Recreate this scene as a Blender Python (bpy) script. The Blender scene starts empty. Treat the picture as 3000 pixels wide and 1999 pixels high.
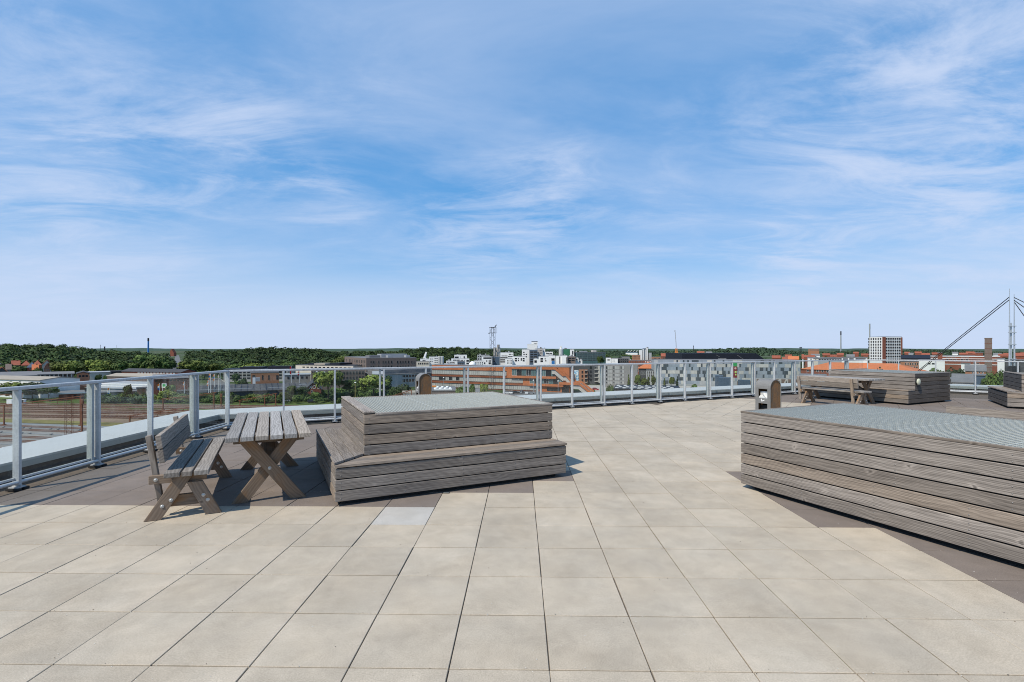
import bpy, bmesh, math, random
import numpy as np
from mathutils import Vector, Matrix

random.seed(7)
rng = np.random.default_rng(7)
S = bpy.context.scene
COL = S.collection
PI = math.pi
EYE = 1.594            # eye height above the roof terrace
FPX = 1455.0           # focal length in photo pixels (3000 wide)
HZ = 1019.5            # horizon row of the photo
GZ = -24.0             # street level below the terrace

# ------------------------------------------------------------------ camera
cam_d = bpy.data.cameras.new('camera')
cam = bpy.data.objects.new('camera', cam_d)
COL.objects.link(cam)
cam.location = (0, 0, EYE)
cam.rotation_euler = (PI / 2, 0, 0)
cam_d.sensor_width = 36.0
cam_d.lens = 36.0 * FPX / 3000.0
cam_d.shift_y = 20.0 / 3000.0
cam_d.clip_start = 0.05
cam_d.clip_end = 30000.0
S.camera = cam

# ------------------------------------------------------------------ exposure
S.view_settings.view_transform = 'Standard'
S.view_settings.look = 'None'
S.view_settings.gamma = 1.0
S.view_settings.use_curve_mapping = False
S.view_settings.exposure = 0.0
S.cycles.transparent_max_bounces = 32
S.cycles.filter_width = 1.0

# ------------------------------------------------------------------ sun
SUN_DIR = Vector((0.57, 0.56, -1.0)).normalized()      # travel direction of the light
sun_d = bpy.data.lights.new('sun', 'SUN')
sun_d.energy = 4.6
sun_d.angle = math.radians(0.5)
sun_d.color = (1.0, 0.915, 0.785)
sun = bpy.data.objects.new('sun', sun_d)
sun.rotation_euler = SUN_DIR.to_track_quat('-Z', 'Y').to_euler()
sun.location = (-20, -20, 40)
COL.objects.link(sun)

# ------------------------------------------------------------------ sky
W = bpy.data.worlds.new('World')
S.world = W
W.use_nodes = True
nt = W.node_tree
nt.nodes.clear()
def wn(t, **k):
    n = nt.nodes.new(t)
    for a, b in k.items():
        setattr(n, a, b)
    return n
def wl(a, b):
    nt.links.new(a, b)
def wmath(op, a, b=None, clamp=False):
    n = wn('ShaderNodeMath', operation=op, use_clamp=clamp)
    for i, v in enumerate((a, b)):
        if v is None: continue
        if isinstance(v, (int, float)): n.inputs[i].default_value = v
        else: wl(v, n.inputs[i])
    return n.outputs[0]
def wrange(v, a, b, c=0.0, d=1.0, kind='SMOOTHSTEP'):
    n = wn('ShaderNodeMapRange', interpolation_type=kind)
    wl(v, n.inputs['Value'])
    for nm, x in (('From Min', a), ('From Max', b), ('To Min', c), ('To Max', d)):
        n.inputs[nm].default_value = x
    return n.outputs['Result']
sky = wn('ShaderNodeTexSky', sky_type='NISHITA')
sky.sun_disc = False
sky.sun_elevation = math.radians(51.4)
sky.sun_rotation = math.radians(225.5)
sky.altitude = 50
sky.air_density = 1.25
sky.dust_density = 0.5
sky.ozone_density = 2.2
tc = wn('ShaderNodeTexCoord')
sep = wn('ShaderNodeSeparateXYZ'); wl(tc.outputs['Generated'], sep.inputs[0])
den = wmath('ADD', wmath('MAXIMUM', sep.outputs['Z'], 0.0), 0.13)
cu = wmath('DIVIDE', sep.outputs['X'], den)
cv = wmath('DIVIDE', sep.outputs['Y'], den)
comb = wn('ShaderNodeCombineXYZ'); wl(cu, comb.inputs[0]); wl(cv, comb.inputs[1])
def cloud_noise(rot, sx, sy, scale, detail, rough, dist, off):
    m = wn('ShaderNodeMapping')
    m.inputs['Rotation'].default_value = (0, 0, math.radians(rot))
    m.inputs['Scale'].default_value = (sx, sy, 1)
    m.inputs['Location'].default_value = off
    wl(comb.outputs[0], m.inputs['Vector'])
    n = wn('ShaderNodeTexNoise')
    n.inputs['Scale'].default_value = scale
    n.inputs['Detail'].default_value = detail
    n.inputs['Roughness'].default_value = rough
    n.inputs['Distortion'].default_value = dist
    wl(m.outputs[0], n.inputs['Vector'])
    return n.outputs['Fac']
veil = wrange(cloud_noise(-20, 0.6, 1.1, 0.6, 7, 0.6, 0.5, (3.1, 1.7, 0)), 0.36, 0.72)
streak = wrange(cloud_noise(-40, 0.75, 1.45, 1.7, 10, 0.64, 0.7, (1.3, 4.2, 0)), 0.40, 0.92)
fine = wrange(cloud_noise(-50, 0.9, 1.5, 3.6, 9, 0.68, 0.5, (7.7, 0.4, 0)), 0.38, 0.82)
def look_dir(px, py):
    return Vector(((px - 1500) / FPX, 1.0, (HZ - py) / FPX)).normalized()
patch = None
for px, py, r, w in ((700, 410, 0.13, 0.7), (860, 500, 0.12, 0.7), (990, 585, 0.10, 0.5), (1600, 550, 0.16, 0.95), (1400, 640, 0.2, 0.4),
                     (2310, 735, 0.14, 0.75), (2750, 150, 0.34, 0.75), (2950, 330, 0.3, 0.5), (120, 300, 0.34, 0.5), (350, 420, 0.3, 0.3), (2900, 830, 0.3, 0.35),
                     (1400, 850, 0.3, 0.25), (150, 850, 0.36, 0.3), (2500, 420, 0.4, 0.35), (1000, 250, 0.3, 0.25), (1900, 660, 0.2, 0.35)):
    dn = wn('ShaderNodeVectorMath', operation='DISTANCE')
    wl(tc.outputs['Generated'], dn.inputs[0])
    dn.inputs[1].default_value = look_dir(px, py)
    p = wrange(dn.outputs['Value'], 0.0, r, w, 0.0)
    patch = p if patch is None else wmath('ADD', patch, p)
den2 = wmath('MULTIPLY', streak, wmath('ADD', wmath('MULTIPLY', patch, 2.1), 0.12))
den3 = wmath('MULTIPLY', wmath('MULTIPLY', fine, patch), 0.42)
amount = wmath('ADD', wmath('ADD', den2, den3), wmath('MULTIPLY', veil, 0.42))
low = wrange(sep.outputs['Z'], -0.02, 0.23, 1.5, 0.0, 'SMOOTHERSTEP')
amount = wmath('SUBTRACT', 1.0, wmath('EXPONENT', wmath('MULTIPLY', wmath('ADD', amount, low), -1.32)))
tint = wn('ShaderNodeMix', data_type='RGBA', blend_type='MULTIPLY')
tint.inputs['Factor'].default_value = 1.0
wl(sky.outputs[0], tint.inputs['A'])
tint.inputs['B'].default_value = (0.85, 1.34, 1.72, 1)
even = wn('ShaderNodeMix', data_type='RGBA')
even.inputs['Factor'].default_value = 0.62
wl(tint.outputs['Result'], even.inputs['A'])
even.inputs['B'].default_value = (1.00, 3.45, 7.2, 1)
mixc = wn('ShaderNodeMix', data_type='RGBA')
wl(amount, mixc.inputs['Factor'])
wl(even.outputs['Result'], mixc.inputs['A'])
mixc.inputs['B'].default_value = (6.1, 7.15, 9.3, 1)
bg = wn('ShaderNodeBackground')
bg.inputs['Strength'].default_value = 0.1
wl(mixc.outputs['Result'], bg.inputs['Color'])
wo = wn('ShaderNodeOutputWorld')
wl(bg.outputs[0], wo.inputs['Surface'])

# ------------------------------------------------------------------ helpers
TS = {}                                      # a part's matrix in the space of its thing
def link(o, parent=None, M=None):
    COL.objects.link(o)
    M = M if M is not None else Matrix.Identity(4)
    if parent is not None:
        o.parent = parent
        pm = TS.get(parent.name)
        o.matrix_basis = (pm.inverted() @ M) if pm is not None else M
        TS[o.name] = M
    else:
        o.matrix_basis = M
    return o
def tag(o, label=None, cat=None, group=None, kind=None):
    for k, v in (('label', label), ('category', cat), ('group', group), ('kind', kind)):
        if v: o[k] = v
    return o
def thing(name, label, cat, loc=(0, 0, 0), rz=0.0, group=None):
    o = bpy.data.objects.new(name, None)
    COL.objects.link(o)
    o.empty_display_size = 0.2
    o.location = loc
    o.rotation_euler = (0, 0, rz)
    return tag(o, label, cat, group)
def frame(o, x, y=None, z=None):
    """matrix from an origin and axes (columns)"""
    x = Vector(x).normalized()
    if z is None: z = Vector((0, 0, 1))
    z = Vector(z)
    y = Vector(y).normalized() if y is not None else z.cross(x).normalized()
    z = x.cross(y).normalized()
    M = Matrix((x, y, z)).transposed().to_4x4()
    M.translation = Vector(o)
    return M
def T(x, y, z): return Matrix.Translation((x, y, z))
def RZ(a): return Matrix.Rotation(a, 4, 'Z')
def RX(a): return Matrix.Rotation(a, 4, 'X')
def RY(a): return Matrix.Rotation(a, 4, 'Y')

class MB:
    """collects shapes, builds ONE mesh object"""
    def __init__(s): s.v = []; s.f = []; s.m = []; s.sm = []
    def add(s, vs, fs, mi=0, M=None, smooth=False):
        b = len(s.v)
        for p in vs:
            p = Vector(p)
            s.v.append(tuple(M @ p) if M is not None else tuple(p))
        for f in fs:
            s.f.append([b + i for i in f]); s.m.append(mi); s.sm.append(smooth)
        return s
    def box(s, x0, x1, y0, y1, z0, z1, mi=0, M=None):
        v = [(x, y, z) for x in (x0, x1) for y in (y0, y1) for z in (z0, z1)]
        return s.add(v, [(0, 1, 3, 2), (4, 6, 7, 5), (0, 4, 5, 1), (2, 3, 7, 6), (0, 2, 6, 4), (1, 5, 7, 3)], mi, M)
    def bar(s, a, b, w, t, mi=0, up=(0, 0, 1), M=None):
        """rectangular bar from a to b, w across (perpendicular to up), t along up"""
        a = Vector(a); b = Vector(b); d = b - a; L = d.length; d.normalize()
        up = Vector(up)
        if abs(d.dot(up)) > 0.99: up = Vector((0, 1, 0))
        sd = d.cross(up).normalized(); u2 = sd.cross(d).normalized()
        vs = []
        for k in (0, L):
            for i, j in ((-1, -1), (1, -1), (1, 1), (-1, 1)):
                vs.append(a + d * k + sd * (i * w / 2) + u2 * (j * t / 2))
        return s.add(vs, [(3, 2, 1, 0), (4, 5, 6, 7), (0, 1, 5, 4), (1, 2, 6, 5), (2, 3, 7, 6), (3, 0, 4, 7)], mi, M)
    def cyl(s, a, b, r0, r1=None, n=10, mi=0, M=None, caps=True):
        a = Vector(a); b = Vector(b); r1 = r0 if r1 is None else r1
        d = (b - a).normalized()
        p = d.orthogonal().normalized(); q = d.cross(p)
        vs = []
        for c, r in ((a, r0), (b, r1)):
            for i in range(n):
                t = 2 * PI * i / n
                vs.append(c + p * (r * math.cos(t)) + q * (r * math.sin(t)))
        s.add(vs, [(i, (i + 1) % n, n + (i + 1) % n, n + i) for i in range(n)], mi, M, True)
        if caps: s.add(vs, [tuple(range(n - 1, -1, -1)), tuple(range(n, 2 * n))], mi, M)
        return s
    def dome(s, c, r, h, n=10, k=3, mi=0, M=None):
        c = Vector(c); vs = []
        for j in range(k):
            t = PI / 2 * j / k
            for i in range(n):
                a = 2 * PI * i / n
                vs.append(c + Vector((r * math.cos(t) * math.cos(a), r * math.cos(t) * math.sin(a), h * math.sin(t))))
        vs.append(c + Vector((0, 0, h)))
        fs = [(j * n + i, j * n + (i + 1) % n, (j + 1) * n + (i + 1) % n, (j + 1) * n + i) for j in range(k - 1) for i in range(n)]
        fs += [((k - 1) * n + i, (k - 1) * n + (i + 1) % n, k * n) for i in range(n)]
        return s.add(vs, fs, mi, M, True)
    def prism(s, poly, z0, z1, mi=0, M=None):
        """vertical prism over a counter-clockwise xy polygon"""
        n = len(poly)
        vs = [(x, y, z0) for x, y in poly] + [(x, y, z1) for x, y in poly]
        return s.add(vs, [tuple(range(n - 1, -1, -1)), tuple(range(n, 2 * n))] + [(i, (i + 1) % n, n + (i + 1) % n, n + i) for i in range(n)], mi, M)
    def mesh(s, name, mats):
        me = bpy.data.meshes.new(name)
        me.from_pydata(s.v, [], s.f)
        for m in (mats if isinstance(mats, (list, tuple)) else [mats]): me.materials.append(m)
        me.polygons.foreach_set('material_index', s.m)
        me.polygons.foreach_set('use_smooth', s.sm)
        me.update()
        return me
    def build(s, name, mats, parent=None, M=None):
        return link(bpy.data.objects.new(name, s.mesh(name, mats)), parent, M)
def put(name, me, parent=None, M=None):
    return link(bpy.data.objects.new(name, me), parent, M)

def bevel_mesh(me, w=0.003, seg=1):
    bm = bmesh.new(); bm.from_mesh(me)
    bmesh.ops.recalc_face_normals(bm, faces=bm.faces)
    bmesh.ops.bevel(bm, geom=list(bm.edges), offset=w, segments=seg, affect='EDGES', profile=0.6)
    bm.to_mesh(me); bm.free()
    return me
_pl = {}
def plank_mesh(L, w, t, mat, c0=0.0, c1=0.0, bev=0.003):
    """board: length along X, thickness along Y (0..t), width along Z (0..w); c0/c1 shear the ends at the far edge"""
    key = (round(L, 3), round(w, 4), round(t, 4), mat.name, round(c0, 3), round(c1, 3))
    if key not in _pl:
        m = MB()
        vs = [(0, 0, 0), (L, 0, 0), (L + c1, 0, w), (c0, 0, w), (0, t, 0), (L, t, 0), (L + c1, t, w), (c0, t, w)]
        m.add(vs, [(0, 1, 2, 3), (5, 4, 7, 6), (0, 4, 5, 1), (3, 2, 6, 7), (0, 3, 7, 4), (1, 5, 6, 2)])
        _pl[key] = bevel_mesh(m.mesh('plank', mat), bev)
    return _pl[key]
def plank(parent, name, o, xd, zd, L, w, t, mat, c0=0.0, c1=0.0, bev=0.003):
    xd = Vector(xd).normalized(); zd = Vector(zd).normalized()
    yd = zd.cross(xd)
    M = Matrix((xd, yd, zd)).transposed().to_4x4(); M.translation = Vector(o)
    return put(name, plank_mesh(L, w, t, mat, c0, c1, bev), parent, M)

# ------------------------------------------------------------------ materials
MATS = {}
class NT:
    def __init__(s, name):
        s.m = bpy.data.materials.new(name); s.m.use_nodes = True
        s.t = s.m.node_tree
        s.b = s.t.nodes['Principled BSDF']
        MATS[name] = s.m
    def n(s, t, **k):
        x = s.t.nodes.new(t)
        for a, b in k.items(): setattr(x, a, b)
        return x
    def l(s, a, b): s.t.links.new(a, b)
    def math(s, op, a, b=None, clamp=False):
        n = s.n('ShaderNodeMath', operation=op, use_clamp=clamp)
        for i, v in enumerate((a, b)):
            if v is None: continue
            if isinstance(v, (int, float)): n.inputs[i].default_value = v
            else: s.l(v, n.inputs[i])
        return n.outputs[0]
    def rng(s, v, a, b, c=0.0, d=1.0, kind='LINEAR'):
        n = s.n('ShaderNodeMapRange', interpolation_type=kind)
        s.l(v, n.inputs['Value'])
        for nm, x in (('From Min', a), ('From Max', b), ('To Min', c), ('To Max', d)): n.inputs[nm].default_value = x
        return n.outputs['Result']
    def noise(s, vec, scale, detail=4, rough=0.55, dist=0.0):
        n = s.n('ShaderNodeTexNoise')
        n.inputs['Scale'].default_value = scale; n.inputs['Detail'].default_value = detail
        n.inputs['Roughness'].default_value = rough; n.inputs['Distortion'].default_value = dist
        if vec is not None: s.l(vec, n.inputs['Vector'])
        return n.outputs['Fac']
    def mapv(s, vec, scale=(1, 1, 1), loc=(0, 0, 0), rot=(0, 0, 0)):
        n = s.n('ShaderNodeMapping')
        n.inputs['Scale'].default_value = scale; n.inputs['Location'].default_value = loc; n.inputs['Rotation'].default_value = rot
        s.l(vec, n.inputs['Vector'])
        return n.outputs[0]
    def mix(s, f, a, b, blend='MIX'):
        n = s.n('ShaderNodeMix', data_type='RGBA', blend_type=blend)
        for v, k in ((f, 'Factor'), (a, 'A'), (b, 'B')):
            if isinstance(v, (int, float)): n.inputs[k].default_value = v
            elif isinstance(v, tuple): n.inputs[k].default_value = (*v, 1) if len(v) == 3 else v
            else: s.l(v, n.inputs[k])
        return n.outputs['Result']
    def pos(s): return s.n('ShaderNodeNewGeometry').outputs['Position']
    def obj(s): return s.n('ShaderNodeTexCoord').outputs['Object']
    def rand(s): return s.n('ShaderNodeObjectInfo').outputs['Random']
    def bump(s, h, strength=0.3, dist=0.01):
        n = s.n('ShaderNodeBump')
        n.inputs['Strength'].default_value = strength; n.inputs['Distance'].default_value = dist
        s.l(h, n.inputs['Height']); s.l(n.outputs[0], s.b.inputs['Normal'])
    def scale_col(s, col, f):
        n = s.n('ShaderNodeVectorMath', operation='SCALE')
        if isinstance(col, tuple): n.inputs[0].default_value = col
        else: s.l(col, n.inputs[0])
        if isinstance(f, (int, float)): n.inputs['Scale'].default_value = f
        else: s.l(f, n.inputs['Scale'])
        return n.outputs[0]
    def col(s, c):
        if isinstance(c, tuple): s.b.inputs['Base Color'].default_value = (*c, 1)
        else: s.l(c, s.b.inputs['Base Color'])
    def fin(s, rough=0.7, metal=0.0, spec=None):
        if isinstance(rough, (int, float)): s.b.inputs['Roughness'].default_value = rough
        else: s.l(rough, s.b.inputs['Roughness'])
        s.b.inputs['Metallic'].default_value = metal
        if spec is not None: s.b.inputs['Specular IOR Level'].default_value = spec
        return s.m

def plain(name, c, rough=0.7, metal=0.0, var=0.12, scale=3.0, objvar=0.0, spec=0.3, big=0.0):
    k = NT(name)
    f = k.rng(k.noise(k.pos(), scale, 5, 0.6), 0.25, 0.75, 1 - var, 1 + var)
    if big: f = k.math('MULTIPLY', f, k.rng(k.noise(k.pos(), big, 3, 0.6), 0.3, 0.7, 1 - var, 1 + var))
    if objvar: f = k.math('MULTIPLY', f, k.rng(k.rand(), 0, 1, 1 - objvar, 1 + objvar))
    k.col(k.scale_col(c, f))
    return k.fin(rough, metal, spec)

def wood(name, light, dark, ribs=0.0, swirl=0.3, warm=None, rib_pitch=0.0128):
    k = NT(name)
    r = k.rand()
    off = k.n('ShaderNodeCombineXYZ')
    k.l(k.math('MULTIPLY', r, 37.0), off.inputs[0]); k.l(k.math('MULTIPLY', r, 11.0), off.inputs[1]); k.l(k.math('MULTIPLY', r, 19.0), off.inputs[2])
    va = k.n('ShaderNodeVectorMath', operation='ADD'); k.l(k.obj(), va.inputs[0]); k.l(off.outputs[0], va.inputs[1])
    v = va.outputs[0]
    grain = k.noise(k.mapv(v, (1.6, 60, 60)), 2.2, 6, 0.65, 0.15)
    tone = k.noise(k.mapv(v, (1.0, 9, 9)), 1.7, 4, 0.6, 0.4)
    blot = k.noise(k.mapv(v, (1.0, 2.2, 2.2)), 3.2, 4, 0.6, 0.3)
    wv = k.n('ShaderNodeTexWave', wave_type='BANDS', bands_direction='Z')
    wv.inputs['Scale'].default_value = 5.0; wv.inputs['Distortion'].default_value = 14.0
    wv.inputs['Detail'].default_value = 3.0; wv.inputs['Detail Scale'].default_value = 0.9
    k.l(k.mapv(v, (0.55, 2.2, 2.2)), wv.inputs['Vector'])
    vo = k.n('ShaderNodeTexVoronoi'); vo.inputs['Scale'].default_value = 1.0
    wob = k.noise(k.mapv(v, (6, 6, 14)), 1.0, 2)
    wx = k.n('ShaderNodeCombineXYZ'); k.l(k.math('MULTIPLY', k.math('SUBTRACT', wob, 0.5), 0.16), wx.inputs[0])
    vb = k.n('ShaderNodeVectorMath', operation='ADD'); k.l(v, vb.inputs[0]); k.l(wx.outputs[0], vb.inputs[1])
    k.l(k.mapv(vb.outputs[0], (4.6, 3.0, 4.2)), vo.inputs['Vector'])
    sepc = k.n('ShaderNodeSeparateColor'); k.l(vo.outputs['Color'], sepc.inputs[0])
    has = k.rng(sepc.outputs[0], 0.38, 0.42)
    kn = k.math('MULTIPLY', k.rng(vo.outputs['Distance'], 0.04, 0.10, 1, 0, 'SMOOTHSTEP'), has)
    halo = k.math('MULTIPLY', k.rng(vo.outputs['Distance'], 0.06, 0.22, 1, 0, 'SMOOTHSTEP'), has)
    f = k.math('ADD', k.math('MULTIPLY', grain, 0.55), k.math('MULTIPLY', tone, 0.5))
    f = k.math('ADD', f, k.math('MULTIPLY', k.math('SUBTRACT', wv.outputs['Fac'], 0.5), swirl))
    f = k.rng(f, 0.25, 0.80)
    c = k.mix(f, dark, light)
    if warm: c = k.mix(k.rng(blot, 0.50, 0.72), c, warm)
    c = k.mix(k.math('MULTIPLY', halo, 0.32), c, tuple(min(1, x * 1.5) for x in light))
    c = k.mix(k.math('MULTIPLY', kn, 0.7), c, tuple(x * 0.45 for x in dark))
    c = k.scale_col(c, k.rng(k.math('FRACT', k.math('MULTIPLY', r, 7.31)), 0, 1, 0.74, 1.18))
    c = k.mix(k.rng(k.math('FRACT', k.math('MULTIPLY', r, 3.77)), 0.55, 1.0, 0.0, 0.75), c, (1.0, 0.86, 0.70), 'MULTIPLY')
    h = k.math('ADD', k.math('MULTIPLY', grain, 0.6), k.math('MULTIPLY', wv.outputs['Fac'], 0.25))
    if ribs:
        sx = k.n('ShaderNodeSeparateXYZ'); k.l(k.obj(), sx.inputs[0])
        s = k.math('SINE', k.math('MULTIPLY', sx.outputs['Z'], 2 * PI / rib_pitch))
        g = k.rng(s, -1.0, -0.35, 1.0, 0.0)
        g = k.math('MULTIPLY', g, k.rng(k.noise(k.mapv(v, (1.3, 4, 14)), 1.5, 3), 0.35, 0.65, 0.25, 1.0))
        c = k.mix(k.math('MULTIPLY', g, ribs), c, tuple(x * 0.3 for x in dark))
        h = k.math('SUBTRACT', h, k.math('MULTIPLY', g, 0.8))
    k.col(c)
    k.bump(h, 0.3, 0.003)
    return k.fin(0.85, 0, 0.2)

M_deck = wood('weathered_decking', (0.40, 0.355, 0.312), (0.118, 0.102, 0.090), ribs=0.7, swirl=0.15)
M_deck_shade = wood('shaded_decking', (0.19, 0.165, 0.145), (0.075, 0.064, 0.057), ribs=0.5, swirl=0.15)  # same decking with the shade of the dark planter sides put into its colour
M_top = wood('bleached_table_wood', (0.38, 0.365, 0.345), (0.205, 0.193, 0.182), swirl=0.34)
M_seat = wood('grey_seat_wood', (0.32, 0.295, 0.265), (0.165, 0.148, 0.132), swirl=0.32)
M_leg = wood('brown_leg_wood', (0.28, 0.215, 0.160), (0.155, 0.115, 0.085), swirl=0.22, warm=(0.27, 0.150, 0.07))
M_back = wood('backrest_wood', (0.34, 0.295, 0.25), (0.185, 0.155, 0.13), swirl=0.35)

def tile_mat(name, c, speck=0.5, stain=0.10):
    k = NT(name)
    p = k.pos()
    big = k.noise(p, 1.3, 5, 0.62, 0.5)
    mid = k.noise(k.mapv(p, (1, 1, 1), (5, 9, 1)), 5.5, 5, 0.65, 0.3)
    fine = k.noise(p, 120, 3, 0.7)
    f = k.math('MULTIPLY', k.rng(big, 0.3, 0.7, 1 - stain, 1 + stain * 0.7), k.rng(mid, 0.3, 0.72, 1 + stain * 0.5, 1 - stain * 0.9))
    f = k.math('MULTIPLY', f, k.rng(fine, 0.25, 0.75, 0.78, 1.20))
    f = k.math('MULTIPLY', f, k.rng(k.rand(), 0, 1, 0.93, 1.05))
    col = k.scale_col(c, f)
    warmth = k.rng(k.noise(k.mapv(p, (1, 1, 1), (21, 3, 0)), 2.1, 3), 0.35, 0.7)
    col = k.mix(k.math('MULTIPLY', warmth, 0.35), col, k.scale_col((c[0] * 1.02, c[1] * 0.95, c[2] * 0.86), f))
    vo = k.n('ShaderNodeTexVoronoi'); vo.inputs['Scale'].default_value = 26.0; k.l(p, vo.inputs['Vector'])
    sc = k.n('ShaderNodeSeparateColor'); k.l(vo.outputs['Color'], sc.inputs[0])
    spot = k.rng(vo.outputs['Distance'], 0.04, 0.085, 1, 0)
    lightspot = k.math('MULTIPLY', spot, k.rng(sc.outputs[0], 0.88, 0.90))
    darkspot = k.math('MULTIPLY', spot, k.rng(sc.outputs[1], 0.92, 0.94))
    col = k.mix(k.math('MULTIPLY', lightspot, speck), col, (0.8, 0.78, 0.74))
    col = k.mix(k.math('MULTIPLY', darkspot, speck), col, (0.10, 0.09, 0.08))
    k.col(col)
    k.bump(k.math('ADD', fine, k.math('MULTIPLY', mid, 0.5)), 0.25, 0.003)
    return k.fin(0.9, 0, 0.2)
M_tile = tile_mat('light_concrete_tile', (0.445, 0.388, 0.308), stain=0.14)
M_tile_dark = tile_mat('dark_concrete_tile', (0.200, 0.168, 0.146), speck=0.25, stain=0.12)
M_tile_white = tile_mat('pale_concrete_tile', (0.425, 0.405, 0.37), speck=0.3)

def galv(name, c=(0.50, 0.515, 0.52), metal=0.25, rough=0.45):
    k = NT(name)
    o = k.obj()
    sp = k.noise(k.mapv(o, (1, 1, 1)), 45, 3, 0.6)
    st = k.noise(k.mapv(o, (14, 14, 2)), 2.0, 3, 0.6)
    k.col(k.scale_col(c, k.math('MULTIPLY', k.rng(sp, 0.3, 0.7, 0.88, 1.12), k.rng(st, 0.3, 0.7, 0.9, 1.1))))
    return k.fin(k.rng(sp, 0.3, 0.7, rough - 0.08, rough + 0.12), metal)
M_galv = galv('galvanised_steel')
M_galv_d = galv('dull_galvanised_steel', (0.37, 0.40, 0.39), 0.15, 0.6)
M_grate = galv('grating_steel', (0.42, 0.435, 0.40), 0.0, 0.75)
M_screw = plain('dull_screw', (0.22, 0.21, 0.20), 0.5, 0.5, 0.05)
M_bolt = plain('zinc_bolt', (0.50, 0.50, 0.48), 0.45, 0.5, 0.05)
M_rubber = plain('black_rubber', (0.025, 0.025, 0.026), 0.8)
M_pit = plain('dark_recess', (0.03, 0.032, 0.033), 0.9)
M_bed = plain('gritty_floor_bed', (0.115, 0.095, 0.075), 0.95, 0, 0.3, 20)
M_bitumen = plain('roofing_felt', (0.055, 0.052, 0.05), 0.95, 0, 0.3, 20)
M_coping = plain('pale_metal_coping', (0.47, 0.475, 0.46), 0.5, 0.0, 0.05, 1.5)
M_drip = plain('grey_metal_edge', (0.33, 0.35, 0.34), 0.5, 0.2, 0.06, 6)

def glass_mat(name, tint=(0.95, 0.972, 0.965), refl=0.9):
    k = NT(name)
    t = k.t
    t.nodes.remove(k.b)
    tr = k.n('ShaderNodeBsdfTransparent'); tr.inputs['Color'].default_value = (*tint, 1)
    gl = k.n('ShaderNodeBsdfGlossy'); gl.inputs['Roughness'].default_value = 0.02; gl.inputs['Color'].default_value = (refl, refl, refl, 1)
    di = k.n('ShaderNodeBsdfDiffuse'); di.inputs['Color'].default_value = (0.6, 0.62, 0.6, 1)
    lw = k.n('ShaderNodeLayerWeight'); lw.inputs['Blend'].default_value = 0.5
    fr = k.math('ADD', k.math('MULTIPLY', k.math('POWER', lw.outputs['Facing'], 5.0), 0.80), 0.035)
    mx = k.n('ShaderNodeMixShader'); k.l(fr, mx.inputs[0]); k.l(tr.outputs[0], mx.inputs[1]); k.l(gl.outputs[0], mx.inputs[2])
    dirt = k.rng(k.noise(k.mapv(k.obj(), (3, 3, 1)), 2.0, 5, 0.65), 0.5, 0.85, 0.004, 0.045)
    vo = k.n('ShaderNodeTexVoronoi'); vo.inputs['Scale'].default_value = 5.0; k.l(k.pos(), vo.inputs['Vector'])
    sc = k.n('ShaderNodeSeparateColor'); k.l(vo.outputs['Color'], sc.inputs[0])
    spot = k.math('MULTIPLY', k.rng(vo.outputs['Distance'], 0.03, 0.06, 0.55, 0), k.rng(sc.outputs[0], 0.6, 0.62))
    mx2 = k.n('ShaderNodeMixShader'); k.l(k.math('MAXIMUM', dirt, spot), mx2.inputs[0]); k.l(mx.outputs[0], mx2.inputs[1]); k.l(di.outputs[0], mx2.inputs[2])
    k.l(mx2.outputs[0], t.nodes['Material Output'].inputs['Surface'])
    return k.m
M_glass = glass_mat('clear_glass')

def corten():
    k = NT('rusty_steel')
    o = k.obj()
    a = k.noise(k.mapv(o, (6, 6, 2.2)), 2.0, 6, 0.65)
    b = k.noise(o, 60, 3)
    c = k.mix(k.rng(a, 0.35, 0.65), (0.12, 0.085, 0.055), (0.27, 0.125, 0.04))
    k.col(k.scale_col(c, k.rng(b, 0.3, 0.7, 0.8, 1.2)))
    return k.fin(0.85, 0.1)
M_corten = corten()
M_bin = plain('dark_grey_paint', (0.22, 0.215, 0.205), 0.6, 0.2, 0.12, 30)
M_tray = plain('bright_tray_metal', (0.80, 0.80, 0.78), 0.4, 0.4, 0.1, 20)
M_white = plain('white_enamel', (0.80, 0.80, 0.78), 0.5, 0, 0.03)
M_lamp = plain('frosted_lamp_glass', (0.62, 0.62, 0.47), 0.35, 0, 0.03)

# far materials
M_wwhite = plain('white_render', (0.74, 0.74, 0.72), 0.8, 0, 0.06, 0.5, 0.04)
M_wcream = plain('cream_render', (0.56, 0.51, 0.43), 0.85, 0, 0.1, 0.5)
M_wgrey = plain('grey_brick_wall', (0.235, 0.225, 0.215), 0.9, 0, 0.14, 0.9)
M_wbrown = plain('brown_brick_wall', (0.175, 0.135, 0.115), 0.9, 0, 0.18, 1.2)
M_wlight = plain('pale_grey_wall', (0.36, 0.37, 0.375), 0.85, 0, 0.1, 0.6)
M_wdark = plain('dark_slate_wall', (0.07, 0.072, 0.078), 0.85, 0, 0.15, 0.8)
M_wblue = plain('blue_steel_cladding', (0.075, 0.11, 0.155), 0.6, 0.1, 0.1, 0.8)
M_brick = plain('red_brick_wall', (0.215, 0.075, 0.048), 0.9, 0, 0.2, 1.5)
M_brick2 = plain('orange_brick_wall', (0.33, 0.155, 0.09), 0.9, 0, 0.16, 1.5)
M_corange = plain('orange_clay_cladding', (0.40, 0.130, 0.048), 0.8, 0, 0.14, 1.1, 0, 0.3, 0.25)
M_corange2 = plain('deep_orange_clay_cladding', (0.22, 0.070, 0.034), 0.8, 0, 0.16, 1.3)
M_conc = plain('concrete', (0.42, 0.40, 0.37), 0.9, 0, 0.12, 0.8)
M_rdark = plain('dark_felt_roof', (0.060, 0.062, 0.068), 0.9, 0, 0.2, 0.4)
M_rgrey = plain('grey_sheet_roof', (0.165, 0.165, 0.17), 0.75, 0, 0.14, 0.3)
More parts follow.
